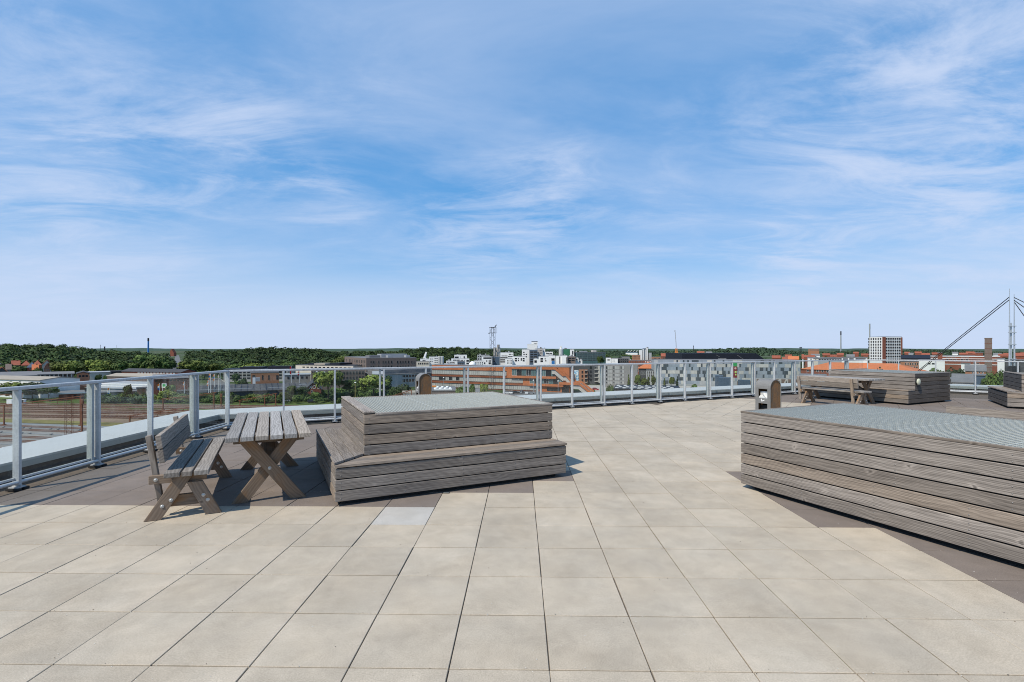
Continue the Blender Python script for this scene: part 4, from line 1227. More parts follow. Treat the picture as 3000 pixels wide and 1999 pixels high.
# ---- concrete grid block with the orange brick front
cg = Bld('concrete_block', 'pale concrete office block with a grid of dark windows behind the flag poles', 'building', 655, 372, 842, 380, 1082, 22, M_conc, None, 'flat', M_rblack, over=0.4)
for py0, py1 in ((1088, 1094), (1097, 1103), (1106, 1111)):
    cg.row(672, 735, 5, py0, py1, 0.8, 1, 1, M_conc, M_win); cg.row(737, 840, 8, py0, py1, 0.8, 1, 1, M_conc, M_win)
cg.part('roof_shed', M_rblack, 10, 26, 4, 16, cg.h + 0.36, cg.h + 1.6); cg.part('roof_shed', M_rblack, 30, 46, 4, 16, cg.h + 0.36, cg.h + 2.0)
ob2 = Bld('orange_brick_hall', 'orange brick hall with narrow dark windows in front of the concrete block', 'building', 735, 335, 818, 335, 1093.5, 22, M_brick2, None, 'flat', M_rdark, over=0.05)
ob2.row(739, 747.5, 1, 1100, 1107, 0.9, 1, 1, M_framed, M_win); ob2.row(767, 771.5, 1, 1100, 1113, 0.9, 1, 1, M_framed, M_win); ob2.row(785.5, 790, 1, 1100, 1113, 0.9, 1, 1, M_framed, M_win); ob2.row(809, 816, 1, 1100, 1112, 0.9, 1, 1, M_framed, M_win)
ob3 = Bld('dark_workshop', 'dark grey workshop with white roof edge beside the orange brick hall', 'building', 833, 318, 910, 318, 1099, 16, M_wgrey, None, 'flat', M_rlight, over=0.3)
ob3.row(838, 905, 5, 1104, 1110, 0.4, 1, 1, M_framed, M_win)
wv = Bld('white_container', 'white and grey container on the roof edge before the orange brick hall', 'container', 740, 300, 748.5, 300, 1107, 2.6, M_wwhite, None, 'flat', M_rlight, z0=GZ, over=0.0)
wv.part('container_side', M_rlight, wv.w + 0.01, wv.w + 2.4, 0.1, 2.4, wv.h - 2.3, wv.h)

# ---- big dark shed roof and the red gable with white lettering
ds = Bld('dark_roofed_shed', 'long shed with a low dark felt roof and white roof edges', 'shed', 566, 262, 905, 262, 1146, 42, M_wdark, None, 'gable', M_rdark, ztop=ZP(1146, 262), rise=2.2, over=0.6)
for x in range(6, 60, 3):
    m = MB(); m.bar((x, 0.2, ds.h + 0.32), (x, 20.8, ds.h + 0.32 + 2.2 * 20.6 / 21), 0.35, 0.14); m.build('roof_seam', M_rblack, ds.r)
ds.part('roof_edge', M_rlight, 0, 26, 6, 6.8, ds.h + 0.9, ds.h + 1.15); ds.part('roof_edge', M_rlight, 34, 58, 6, 6.8, ds.h + 0.9, ds.h + 1.15); ds.part('skylight', M_rlight, 50, 54, 13, 15, ds.h + 1.55, ds.h + 1.95); ds.part('skylight', M_rlight, 52, 58, 3.5, 6.0, ds.h + 0.62, ds.h + 0.85)
rg = Bld('red_gable_house', 'red brick gable with white lettering half hidden by trees', 'house', 893, 250, 941, 250, 1143, 30, M_brick, None, 'front', M_rdark, rise=3.6, over=0.4)
def lettering(text, size, mat, parent, M):
    fc = bpy.data.curves.new('lettering', 'FONT'); fc.body = text; fc.size = size; fc.extrude = 0.05; fc.align_x = 'CENTER'
    tmp = bpy.data.objects.new('lettering_curve', fc); COL.objects.link(tmp)
    bpy.context.view_layer.update()
    me = bpy.data.meshes.new_from_object(tmp.evaluated_get(bpy.context.evaluated_depsgraph_get()))
    bpy.data.objects.remove(tmp); me.materials.clear(); me.materials.append(mat)
    return put('lettering', me, parent, M)
lettering('XOC', 2.3, M_white, rg.r, T(rg.lx(921), -0.06, rg.lz(921, 1139)) @ RX(PI / 2))
rg.row(910, 917, 1, 1144, 1150, 0.6, 1, 1, M_frame, M_win)

# ---- low industry on the left
lb_ = [
 ('warehouse', 'low warehouse with a wide dark roof at the left edge, below the red roofed houses', -60, 312, 122, 312, 1103, 30, M_wbrown, 'gable', M_rgrey, 2.2),
 ('flat_hall', 'low white hall with a sand coloured roof at the left edge', -60, 262, 118, 250, 1113, 18, M_wwhite, 'gable', M_rcream, 1.2),
 ('office_wing', 'long low wing with pale columns left of the small brick house', 112, 300, 216, 296, 1097, 12, M_wbrown, 'gable', M_rgrey, 1.2),
 ('brick_house', 'small red brick house with a shallow dark roof above the railing', 225, 272, 262, 272, 1096, 18, M_brick2, 'front', M_rdark, 1.0),
 ('storage_hall', 'storage hall with a pale flat roof right of the small brick house', 258, 330, 325, 330, 1092, 18, M_wcream, 'flat', M_rlight, 0),
 ('brick_row', 'long red brick row with a dark roof and pale blinds below the wood', 354, 330, 530, 316, 1090.5, 11, M_brick, 'gable', M_rdark, 1.7),
 ('glass_link', 'dark glazed link at the left end of the long red brick row', 325, 328, 353, 328, 1089, 8, M_wdark, 'flat', M_rdark, 0),
 ('brick_depot', 'red brick depot with a wide pale grey roof behind the double post near the bench', 448, 262, 550, 258, 1110, 24, M_brick, 'gable', M_rgrey, 1.7),
 ('sand_roof_hall', 'hall with sand coloured roof behind the railing right of the small brick house', 310, 312, 450, 304, 1104, 14, M_wbrown, 'gable', M_rcream, 1.5),
 ('long_shed', 'long pale grey shed with ribbed sheet roof in the middle of the yard buildings', 140, 278, 436, 264, 1138, 24, M_wlight, 'gable', M_rlight, 2.9),
 ('brick_workshop', 'low brick workshop with a flat grey roof and white edge beside the tracks', 172, 248, 246, 245, 1153, 18, M_brick, 'flat', M_rgrey, 0),
 ('grey_workshop', 'low grey workshop with a flat roof behind the bushes', 250, 256, 398, 252, 1151, 12, M_wgrey, 'flat', M_rgrey, 0),
 ('brick_shed', 'small orange brick shed behind the bushes near the single railing post', 402, 252, 428, 251, 1139, 10, M_brick2, 'flat', M_rdark, 0),
 ('dark_shed', 'dark shed with a plain roof behind the bushes by the double post', 520, 258, 600, 258, 1146, 14, M_wdark, 'flat', M_rdark, 0),
]
L = {}
for (nm, lab, a, da, b, db, yt, dep, wm_, rf, rm, ri) in lb_:
    L[nm] = Bld(nm, lab, 'building', a, da, b, db, yt, dep, wm_, None, rf, rm, rise=ri, over=0.45)
o = L['office_wing']
for i in range(8):
    x = o.w * (i + 0.5) / 8; o.part('column', M_conc, x - 0.2, x + 0.2, -1.4, -1.0, 0, o.h - 0.1)
o.row(118, 205, 9, 1098.5, 1103, 0.7, 2, 1, M_framed, M_win); o.row(118, 205, 9, 1106, 1111, 0.7, 2, 1, M_framed, M_win)
L['brick_house'].row(229, 259, 3, 1099.5, 1105, 0.62, 2, 1, M_framed, M_win)
for q in range(5): L['brick_house'].side(1.8 + q * 3.4, L['brick_house'].h - 3.0, 1.2, 1.6, False, 1, 1, M_framed, M_win)
L['brick_row'].row(358, 400, 5, 1093, 1097.5, 0.62, 1, 1, M_framed, M_win); L['brick_row'].row(402, 515, 12, 1091.5, 1095, 0.6, 1, 1, M_frame, M_winl); L['brick_row'].row(402, 515, 12, 1098.5, 1103, 0.6, 1, 1, M_frame, M_winl)
L['brick_depot'].row(452, 548, 9, 1113.5, 1117, 0.6, 2, 1, M_framed, M_win)
for q in range(6): L['brick_depot'].part('skylight', M_rlight, 3 + q * 2.6, 4.6 + q * 2.6, 4, 5.2, L['brick_depot'].h + 0.85, L['brick_depot'].h + 1.1)
L['glass_link'].row(327, 352, 4, 1090, 1098, 0.85, 1, 2, M_framed, M_win)
for y0 in (2.5, 6.0): L['long_shed'].part('skylight_strip', M_wwhite, 1, L['long_shed'].w - 1, y0, y0 + 1.0, L['long_shed'].h + 0.25 + y0 * 0.242, L['long_shed'].h + 0.75 + y0 * 0.242)
L['brick_workshop'].part('roof_edge', M_wwhite, -0.5, L['brick_workshop'].w + 0.5, -0.55, -0.46, L['brick_workshop'].h - 0.2, L['brick_workshop'].h + 0.45)
L['brick_workshop'].row(214, 246, 3, 1157, 1166, 0.7, 2, 1, M_framed, M_win)
L['grey_workshop'].row(262, 392, 9, 1156, 1162, 0.6, 2, 1, M_frame, M_win)
# sign board, beach flags, flag poles
def flag(px, D, ytop, lab, mats, w, h, cat='flag', tall=True, nm='flag_pole', ybase=None):
    b = P(px, D); H = ZP(ytop, D) - GZ
    t = thing(nm, lab, cat, b, 0, 'flags around the yard buildings')
    m = MB(); m.cyl((0, 0, 0), (0, 0, H), 0.13, 0.09, 6); m.build('pole', M_white, t)
    n = 6; m = MB()
    for i in range(n):
        for r in range(3):
            f = lambda k_: 0.25 * math.sin(k_ * 1.3 + px)
            x0, x1 = -w * i / n, -w * (i + 1) / n
            z1 = H - 0.2 - h * r / 3 - 0.25 * i / n; z0 = z1 - h / 3
            m.add([(x0, f(i), z0), (x1, f(i + 1), z0 - 0.03), (x1, f(i + 1), z1 - 0.03), (x0, f(i), z1), (x0, f(i) + 0.03, z0), (x1, f(i + 1) + 0.03, z0 - 0.03), (x1, f(i + 1) + 0.03, z1 - 0.03), (x0, f(i) + 0.03, z1)],
                  [(0, 1, 2, 3), (7, 6, 5, 4), (3, 2, 6, 7), (0, 4, 5, 1)], r % len(mats))
    m.build('flag', mats, t)
flag(617, 250, 1093, 'white pole with a blue and orange flag, leftmost of the flag poles by the road', [M_orange, M_blue], 1.0, 3.0)
flag(629, 250, 1096, 'white pole with a blue and orange flag, second of the flag poles by the road', [M_orange, M_blue], 1.0, 3.0)
flag(641, 250, 1098, 'white pole with a limp orange flag, third of the flag poles by the road', [M_orange, M_white], 0.5, 1.4)
flag(645, 250, 1090, 'bare white pole, tallest of the flag poles by the road', [M_white], 0.2, 0.5)
flag(853.5, 296, 1073, 'white pole with a red flag, left of two before the dark workshop', [M_red], 0.9, 4.5)
flag(877, 290, 1087, 'white pole with a red and white flag, right of two before the dark workshop', [M_red, M_white, M_red], 0.9, 2.2)
flag(321, 243, 1135, 'white and orange beach flag before the long pale shed', [M_orange, M_white, M_blue], 1.1, 3.6)
flag(468, 243, 1123, 'white and orange beach flag left of the green sign board', [M_orange, M_white, M_blue], 0.9, 3.0)
flag(540, 243, 1118, 'white and orange beach flag right of the green sign board', [M_orange, M_white], 0.8, 2.4)
flag(611, 248, 1115, 'small orange and white beach flag at the foot of the flag poles', [M_orange, M_white], 0.6, 2.4)
b = P(481, 246); t = thing('sign_board', 'white sign board with a green and yellow print among the bushes', 'sign', b)
H = ZP(1124, 246) - GZ; m = MB(); m.box(-1.15, 1.15, -0.1, 0.1, H - 2.1, H); m.box(-0.9, -0.75, -0.1, 0.1, 0, H - 2.1); m.box(0.75, 0.9, -0.1, 0.1, 0, H - 2.1); m.build('board', M_white, t)
m = MB(); m.box(-0.75, 0.75, -0.12, -0.1, H - 1.5, H - 0.25); m.build('print', M_green, t); m = MB(); m.box(-0.75, -0.2, -0.12, -0.1, H - 1.85, H - 1.55); m.build('print', M_lime, t)

# roads on the left
sheet('road', [tuple(P(px, D).xy) for px, D in ((598, 285), (702, 285), (640, 420), (610, 420))], 0.05, M_asph, 'grey road passing the flag poles')
sheet('road', [tuple(P(px, D).xy) for px, D in ((500, 430), (545, 430), (524, 1700), (514, 1700))], 0.06, M_asph, 'straight road leading away through the gap in the wood')
sheet('kerb_strip', [tuple(P(px, D).xy) for px, D in ((702, 285), (706, 285), (643, 420), (640, 420))], 0.10, M_pave, 'pale kerb along the road by the flag poles')
sheet('car_park', [tuple(P(px, D).xy) for px, D in ((1478, 255), (1770, 255), (1700, 283), (1478, 298))], 0.05, M_asph, 'asphalt car park before the orange building')
sheet('road', [tuple(P(px, D).xy) for px, D in ((1720, 262), (2120, 262), (2120, 330), (1720, 340))], 0.055, M_pave, 'pale street before the patterned building')
sheet('lawn', [tuple(P(px, D).xy) for px, D in ((1735, 285), (1745, 285), (1742, 305), (1728, 305))], 0.07, M_grass, 'small lawn at the foot of the outdoor stair')
sheet('yard_ground', [tuple(P(px, D).xy) for px, D in ((1150, 200), (1560, 215), (1540, 270), (1180, 270))], 0.04, M_pave, 'pale yard ground behind the rear litter bin')

# ---- red roofed houses below the wood, far left
hs = [(-22, 4, 420, 1067, 'white gabled house with red tiled roof at the left edge of the photo', M_wwhite, 'front', M_rtile), (34, 58, 425, 1071, 'low house with red roof between the white house and the steep red roofs', M_wcream, 'gable', M_rtile),
      (63, 90, 400, 1071, 'steep red tiled roof behind the slate blue roof', M_brick, 'hip', M_rtile), (80, 107, 372, 1077, 'house with slate blue roof among the red ones', M_brick, 'hip', M_wblue), (97, 122, 405, 1070, 'red tiled house right of the slate blue roof', M_brick, 'hip', M_rtile),
      (124, 150, 402, 1069, 'red tiled house with pale gable beside the bright bushes', M_wcream, 'front', M_rtile), (129, 147, 372, 1080, 'pinkish low house in front of the pale gabled red house', M_brick2, 'front', M_rtile), (-12, 22, 340, 1092, 'house with orange roof and dark gable at the left edge', M_wdark, 'front', M_rorange),
      (95, 112, 360, 1085, 'small orange roof just above the dark warehouse roof', M_brick, 'gable', M_rorange), (18, 32, 352, 1084, 'brown roofed house beside the orange roof at the left edge', M_wbrown, 'gable', M_wbrown)]
for a, b_, D, yt, lab, wm_, rf, rm in hs:
    h = Bld('red_roofed_house' if rm is M_rtile else 'small_house', lab, 'house', a, D, b_, D + 4, yt, 9, wm_, 'houses below the wood', rf, rm, rise=3.9 if rf != 'front' else 3.6, over=0.4)
    h.row(a + 3, b_ - 2, 2, yt + 2.0, yt + 5.5, 0.35, 1, 1, M_frame, M_win)
    h.part('chimney', M_brick, h.w * 0.6, h.w * 0.6 + 0.7, 4.2, 4.9, h.h + 2, h.h + (4.5 if rf != 'front' else 4.0))

# ---- white flats in the centre
W1, W2 = M_wwhite, M_wlight
fl = [  # pxl, pxr, D, ytop, depth, wall, label, window rows [(px0, px1, n, py0, py1, fill)]
 (1219, 1258, 470, 1060, 14, M_wcream, 'low cream flats left of the white tower block', [(1224, 1256, 6, 1063, 1068, .5)]),
 (1231, 1257, 500, 1053, 12, W1, 'white flat topped block behind the low cream flats', [(1236, 1248, 2, 1056, 1058, .5)]),
 (1257, 1285, 480, 1047, 14, W1, 'white block of flats with tiny windows, left of the round towers', [(1272, 1283, 2, 1050, 1051.5, .6), (1272, 1283, 2, 1056, 1057.5, .6), (1272, 1283, 2, 1061, 1062.5, .6), (1272, 1283, 2, 1067, 1068.5, .6), (1259, 1268, 2, 1051, 1053, .5), (1259, 1268, 2, 1058, 1060, .5)]),
 (1301, 1330, 450, 1067, 12, W1, 'low white flats with wide dark windows behind the orange building', [(1303, 1312, 1, 1070, 1074, .8), (1313, 1328, 3, 1069, 1073, .4)]),
 (1307, 1350, 480, 1059, 10, W1, 'white flats with a brown terrace band, second step of the white terraces', [(1309, 1332, 3, 1062, 1065, .85)]),
 (1322, 1375, 500, 1052, 12, W1, 'white stepped flats with open brown balconies above the dome', [(1327, 1347, 2, 1054, 1059, .9), (1353, 1362, 2, 1055, 1059, .35), (1366, 1374, 1, 1055, 1060, .8), (1366, 1374, 1, 1063, 1067, .8)]),
 (1331, 1368, 540, 1041, 12, W1, 'white penthouse block at the top of the stepped flats', [(1332, 1344, 1, 1045, 1050, .9), (1347, 1350, 1, 1045, 1047, .5), (1358, 1362, 1, 1044, 1050, .8)]),
 (1340, 1362, 440, 1060, 10, M_wblue, 'dark blue box with pale windows in front of the stepped flats', [(1341, 1358, 3, 1065, 1071, .8)]),
 (1388, 1418, 470, 1059, 12, W1, 'white flats with small windows right of the dome', [(1391, 1416, 4, 1061, 1065, .35), (1391, 1416, 4, 1068, 1071, .35)]),
 (1398, 1434, 560, 1041, 12, M_wlight, 'pale grey block with glass penthouse left of the silo', [(1399, 1411, 2, 1043, 1046, .5), (1414, 1432, 3, 1042.5, 1045, .8), (1399, 1411, 2, 1050, 1054, .4)]),
 (1412, 1442, 490, 1046, 12, W1, 'white flats with a brown roof terrace below the silo', [(1415, 1440, 1, 1047.5, 1051.5, .95), (1424, 1428, 1, 1056, 1060, .6), (1431, 1438, 2, 1056, 1060, .6), (1415, 1422, 1, 1062, 1067, .8), (1431, 1438, 1, 1062, 1067, .8)]),
 (1442, 1463, 500, 1046, 14, M_wblue, 'dark blue block of flats below the round silo', [(1445, 1450, 1, 1050, 1054, .7), (1445, 1450, 1, 1057, 1061, .7)]),
 (1466, 1504, 520, 1034, 14, W1, 'white flats with many balconies right of the round silo', [(1469, 1487, 4, 1042, 1044, .8), (1466, 1487, 4, 1047, 1050, .85), (1466, 1487, 4, 1053, 1056, .85), (1466, 1487, 4, 1059, 1062, .85), (1490, 1502, 3, 1037, 1040, .5), (1488, 1503, 2, 1043.5, 1045.5, .85), (1488, 1503, 2, 1049, 1052, .85)]),
 (1480, 1501, 470, 1052, 12, W1, 'small white flats with slit windows below the balcony flats', [(1485, 1500, 4, 1055, 1059, .3), (1485, 1500, 4, 1062, 1066, .3)]),
 (1501, 1540, 475, 1046, 13, W1, 'white flats with round glass balconies in front of the white pylon block', [(1508, 1515, 1, 1049, 1053, .9), (1517, 1520, 1, 1049, 1052, .7), (1525, 1529, 1, 1049, 1057, .7), (1531, 1537, 1, 1049, 1053, .9), (1508, 1515, 1, 1055, 1059, .9), (1531, 1537, 1, 1055, 1059, .9), (1517, 1521, 1, 1054, 1058, .6)]),
 (1529, 1552, 500, 1025, 16, W1, 'tall white flats with a notched top, left half of the pylon block', [(1532, 1537, 1, 1031, 1034, .7), (1532, 1545, 2, 1037, 1040, .5), (1532, 1545, 2, 1044, 1047, .5)]),
 (1551, 1575, 495, 1026, 14, M_wblue, 'tall block with dark blue balconies in the middle of the pylon block', [(1553, 1574, 2, 1030, 1034, .85), (1553, 1574, 2, 1037, 1041, .85), (1553, 1574, 2, 1044, 1048, .85), (1553, 1574, 2, 1051, 1055, .85), (1553, 1574, 2, 1058, 1062, .85)]),
 (1545, 1574, 560, 1009, 14, W1, 'highest white box with dark lettering on its roof edge', []),
 (1557, 1575, 575, 1003, 10, W1, 'white lift tower with lettering on top of the highest white box', []),
 (1575, 1590, 510, 1022, 14, M_conc, 'brownish concrete block right of the dark blue balconies', [(1577, 1589, 3, 1026, 1029, .4), (1577, 1589, 3, 1033, 1036, .4), (1577, 1589, 3, 1040, 1043, .4)]),
 (1590, 1597, 520, 1024, 12, W1, 'slim white block at the right side of the brownish one', [(1591, 1596, 1, 1028, 1031, .4)]),
 (1563, 1578, 455, 1053, 10, W1, 'low white flats with a round balcony in front of the dark blue balconies', [(1565, 1573, 1, 1056, 1063, .8)]),
 (1578, 1608, 470, 1046, 12, W1, 'white flats with a round balcony behind the orange building roof', [(1583, 1591, 1, 1049, 1054, .9), (1583, 1591, 1, 1056, 1061, .9), (1595, 1599, 2, 1049, 1053, .35), (1597, 1601, 1, 1055, 1059, .6)]),
 (1597, 1620, 640, 1032, 12, W1, 'white flats with dark ribbon windows in the second row', [(1600, 1618, 2, 1035, 1038, .8), (1598, 1604, 1, 1034, 1036, .5)]),
 (1597, 1627, 500, 1043, 10, W1, 'white flats with a blue mural below the ribbon windows', [(1615, 1625, 1, 1050, 1057, .9)]),
 (1628, 1646, 480, 1044, 14, W1, 'white block with a vertical slit of windows', [(1638, 1642, 1, 1045, 1066, .6)]),
 (1646, 1662, 475, 1043, 14, W1, 'blank white gable block with a dark edge', [(1659, 1661.5, 1, 1047, 1067, .8)]),
 (1662, 1686, 485, 1045.5, 12, M_wbrown, 'brown flats with white balconies right of the blank white gable', [(1665, 1684, 2, 1048, 1052, .85), (1665, 1684, 2, 1054, 1058, .85)]),
 (1685, 1695, 490, 1051, 12, W1, 'white stepped terrace flats, upper step', [(1687, 1693, 1, 1053, 1056, .8)]),
 (1694, 1706, 492, 1057, 12, W1, 'white stepped terrace flats, lower step', [(1696, 1703, 1, 1059, 1062, .8)]),
 (1670, 1682, 640, 1025, 12, W1, 'slim white tower with tall dark glass left of the teal office', [(1676, 1680, 1, 1028, 1039, .9)]),
 (1683, 1690, 650, 1032, 10, W1, 'slim white stair tower beside the teal office', []),
 (1651, 1669, 660, 1023.5, 12, plain('green_netting', (0.035, 0.15, 0.085), .8), 'green netted scaffold block between two white towers', []),
]
for pxl, pxr, D, yt, dep, wm_, lab, rows in fl:
    b_ = Bld('apartment_block', lab, 'flats', pxl, D, pxr, D + 3, yt, dep, wm_, 'flats in the town centre', 'flat', M_rgrey if wm_ is not W1 else M_wlight, over=0.0)
    for (a0, a1, n, y0, y1, f) in rows: b_.row(a0, a1, n, y0, y1, min(.92, f * 1.12), 1, 1, M_frameg, M_win)
    q_ = random.Random(int(pxl * 7 + D))
    if 'lettering' not in lab and wm_ is not M_green:
        for u_ in range(q_.choice((1, 2, 2))):
            x_ = q_.uniform(.1, .75) * b_.w; w_ = q_.uniform(.8, 2.2); b_.part('roof_unit', q_.choice((M_rgrey, M_rlight, M_wlight)), x_, x_ + w_, 3, 5.5, b_.h + .36, b_.h + q_.uniform(.9, 1.9))
    if 'lettering' in lab and 'lift' in lab:
        lettering('FAF', 2.6, M_iron, b_.r, T(b_.w * 0.66, -0.08, b_.h - 2.7) @ RX(PI / 2))
        b_.part('roof_rail', M_iron, 0, b_.w, -0.1, 0.2, b_.h + 0.5, b_.h + 1.1)
    if 'mural' in lab: b_.pbox('mural', M_blue, 1616, 1625, 1058, 1067, -0.12, -0.05)
def tower_cyl(name, lab, cat, px, w_px, D, ytop, mat, extra=None, group=None):
    b = P(px, D); r = w_px / 2 * D / FPX; H = ZP(ytop, D) - GZ
    t = thing(name, lab, cat, b, 0, group); m = MB(); m.cyl((0, 0, 0), (0, 0, H), r, n=16); m.build('shaft', mat, t)
    return t, r, H
for px, D, yt, w_, lab in ((1288.5, 478, 1046, 10, 'left of two round white stair towers beside the white block'), (1296, 474, 1046, 9, 'right of two round white stair towers beside the white block')):
    t, r, H = tower_cyl('stair_tower', lab, 'tower', px, w_, D, yt, M_wlight); m = MB(); m.cyl((0, 0, H), (0, 0, H + 0.4), r * 1.02, n=16); m.build('cap', M_wwhite, t)
b = P(1384, 430); t = thing('white_dome', 'white dome standing on the roof line behind the orange building', 'dome', b, 0)
z0 = ZP(1072, 430) - GZ; r = 10.5 * 430 / FPX; m = MB(); m.dome((0, 0, z0), r, r * 1.25, 20, 7); m.build('shell', M_white, t); m = MB(); m.cyl((0, 0, 0), (0, 0, z0), r, n=16); m.build('base', M_wlight, t)
t = thing('round_silo', 'grey concrete silo with a painted cup on it, beside the floodlight tower', 'silo', P(1456, 560))
z1 = ZP(1018.5, 560) - GZ; sc = 560 / FPX
for i, px in enumerate((1449.5, 1457, 1462)):
    m = MB(); m.cyl(((px - 1456) * sc, (i - 1) * 0.8, 0), ((px - 1456) * sc, (i - 1) * 0.8, z1), 4.2 * sc, n=14); m.build('cell', M_conc, t)
m = MB(); m.cyl((1.5, 0, z1), (1.5, 0, ZP(1010, 560) - GZ), 4 * sc, n=14); m.build('head_house', M_wgrey, t)
m = MB(); zc = ZP(1026, 560) - GZ
for s_ in (-1, 1): m.bar((0, -4.6 * sc - 0.4, zc - 1.5), (s_ * 1.7, -4.6 * sc - 0.4, zc), 0.3, 0.3); m.bar((s_ * 1.7, -4.6 * sc - 0.4, zc), (s_ * 1.2, -4.6 * sc - 0.4, zc + 1.4), 0.3, 0.3)
m.bar((0, -4.6 * sc - 0.4, zc - 1.5), (0, -4.6 * sc - 0.4, zc - 6), 0.3, 0.3); m.bar((-1.6, -4.6 * sc - 0.4, zc - 6), (1.6, -4.6 * sc - 0.4, zc - 6), 0.3, 0.3); m.build('painted_cup', M_iron, t)
t, r, H = tower_cyl('white_silo', 'white ribbed silo left of the green netted block', 'silo', 1643.5, 13, 645, 1023.5, M_wwhite)
m = MB(); m.cyl((0, 0, H), (0, 0, H + 2.6), r * 0.55, n=10); m.box(-r * .4, r * .4, -r * .4, r * .4, H + 2.6, H + 4.2); m.build('head_house', M_wwhite, t)
for a in range(8):
    m = MB(); m.cyl((r * math.cos(-a * PI / 8), r * math.sin(-a * PI / 8), 0), (r * math.cos(-a * PI / 8), r * math.sin(-a * PI / 8), H), 0.25, n=5); m.build('rib', M_wlight, t)
# inclined conveyor beside the cream flats
b = P(1240, 520); t = thing('conveyor_tower', 'white slanting conveyor gantry above the low cream flats', 'conveyor', b); sc = 520 / FPX
za, zb = ZP(1050, 520) - GZ, ZP(1032, 520) - GZ
m = MB(); m.bar((2 * sc, 0, za), (9 * sc, 0, zb), 1.6, 1.6, up=(0, 1, 0)); m.bar((9 * sc, 0, zb), (6.5 * sc, 0, za), 0.9, 0.9, up=(0, 1, 0)); m.build('conveyor', M_wwhite, t); m = MB(); m.box(1 * sc, 8 * sc, -1, 1, 0, za); m.build('base', M_wwhite, t)

# ---- teal office, stadium stand, silo works
te = Bld('teal_office', 'wide teal glass office behind the white flats', 'office', 1690, 640, 1774, 650, 1033, 22, M_wteal, None, 'flat', M_rgrey, over=0.2)
for i, (y0, y1) in enumerate(((1036, 1038.5), (1042, 1044.5), (1048, 1050.5), (1054, 1056.5))): te.row(1691, 1773, 11, y0, y1, 0.86, 2, 1, M_frameg, M_win)
te.part('roof_shed', M_conc, te.lx(1742), te.lx(1752), 5, 12, te.h + 0.36, te.h + 3.0); te.part('roof_shed', M_rlight, te.lx(1705), te.lx(1725), 5, 9, te.h + 0.36, te.h + 1.5)
st = Bld('stadium_stand', 'white stadium stand with a dark roof below the far wood', 'stadium', 1833, 900, 1868, 900, 1031, 20, M_wwhite, None, 'flat', M_rblack, over=1.5)
for i in range(4): m = MB(); m.bar((3 + i * 5, -1, st.h), (6 + i * 5, -1, st.h + 3), 0.6, 0.6); m.build('roof_truss', M_wwhite, st.r)
sw = thing('silo_works', 'white silo works with dark slots, tallest of the white towers on the right', 'silo', P(1893, 560)); sc = 560 / FPX
for x0, x1, yt, mt, nm in ((1876, 1882, 1026, M_wwhite, 'cell'), (1882.5, 1883.5, 1024, M_wblue, 'slot'), (1884, 1886, 1023, M_wwhite, 'cell'), (1886.5, 1893, 1021, M_wblue, 'slot'), (1889.5, 1891.5, 1024.5, M_wwhite, 'cell'), (1894, 1898, 1019, M_wwhite, 'cell'), (1898.5, 1900, 1017, M_wdark, 'slot'), (1901, 1909, 1034, M_wlight, 'annex')):
    m = MB(); m.box((x0 - 1893) * sc, (x1 - 1893) * sc, 0 if nm != 'slot' else 0.6, 6, 0, ZP(yt, 560) - GZ); m.build(nm, mt, sw)
more = [
 (1791, 1810, 470, 1051, 12, W1, 'small plain white block before the dark roofs', [(1794, 1801, 2, 1054, 1056, .4), (1794, 1801, 2, 1059, 1061, .4)], 'flat'),
 (1810, 1842, 475, 1051, 12, M_wdark, 'white framed flats with dark open balconies', [(1811, 1841, 5, 1052.5, 1056, .75), (1811, 1841, 5, 1058, 1062, .75)], 'flat'),
 (1775, 1790, 520, 1049, 10, W1, 'white flats peeping out left of the small plain white block', [(1777, 1788, 3, 1052, 1057, .4)], 'flat'),
 (1852, 1876, 540, 1041, 14, M_brick2, 'pink brick flats with window rows left of the silo works', [(1853, 1875, 6, 1043, 1045, .5), (1853, 1875, 6, 1048, 1050, .5)], 'flat'),
 (1909, 1935, 545, 1047, 14, M_brick2, 'pinkish brick row right of the silo works', [(1911, 1934, 6, 1049, 1052, .5)], 'flat'),
 (1842, 1918, 440, 1057, 14, M_brick, 'dark red brick row with white lettered gate behind the oval windows', [(1845, 1884, 8, 1059, 1062, .4)], 'flat'),
 (1936, 1956, 600, 1044, 12, M_brick, 'red roofed brick flats left of the crane', [(1941, 1954, 2, 1046, 1047.5, .9), (1941, 1954, 2, 1050, 1051.5, .9)], 'gable'),
 (1957, 1970, 610, 1040, 12, M_conc, 'beige flats with a curved roof left of the crane', [(1958, 1969, 3, 1043, 1046, .6), (1958, 1969, 3, 1048, 1051, .6)], 'flat'),
 (1970, 1985, 590, 1040, 10, W1, 'white block at the foot of the crane', [(1973, 1976, 1, 1041, 1050, .5)], 'flat'),
 (1986, 2001, 600, 1046, 12, M_wcream, 'low house with a red roof between the crane and the black hall', [], 'gable'),
 (1818, 1845, 600, 1047, 20, M_wgrey, 'dark slate roofed hall behind the white framed flats', [], 'flat'),
]
for pxl, pxr, D, yt, dep, wm_, lab, rows, rf in more:
    b_ = Bld('town_block', lab, 'building', pxl, D, pxr, D + 3, yt, dep, wm_, 'blocks of the town on the right', rf, M_rtile if rf == 'gable' else M_rgrey, over=0.05, rise=3.2)
    for (a0, a1, n, y0, y1, f) in rows: b_.row(a0, a1, n, y0, y1, f, 1, 1, M_frameg, M_win)
    if 'lettered' in lab:
        for i, px in enumerate((1890, 1895, 1900, 1904, 1909)): b_.pbox('gate_sign', M_white, px, px + 2.6, 1059.5, 1062, -0.15, -0.05)
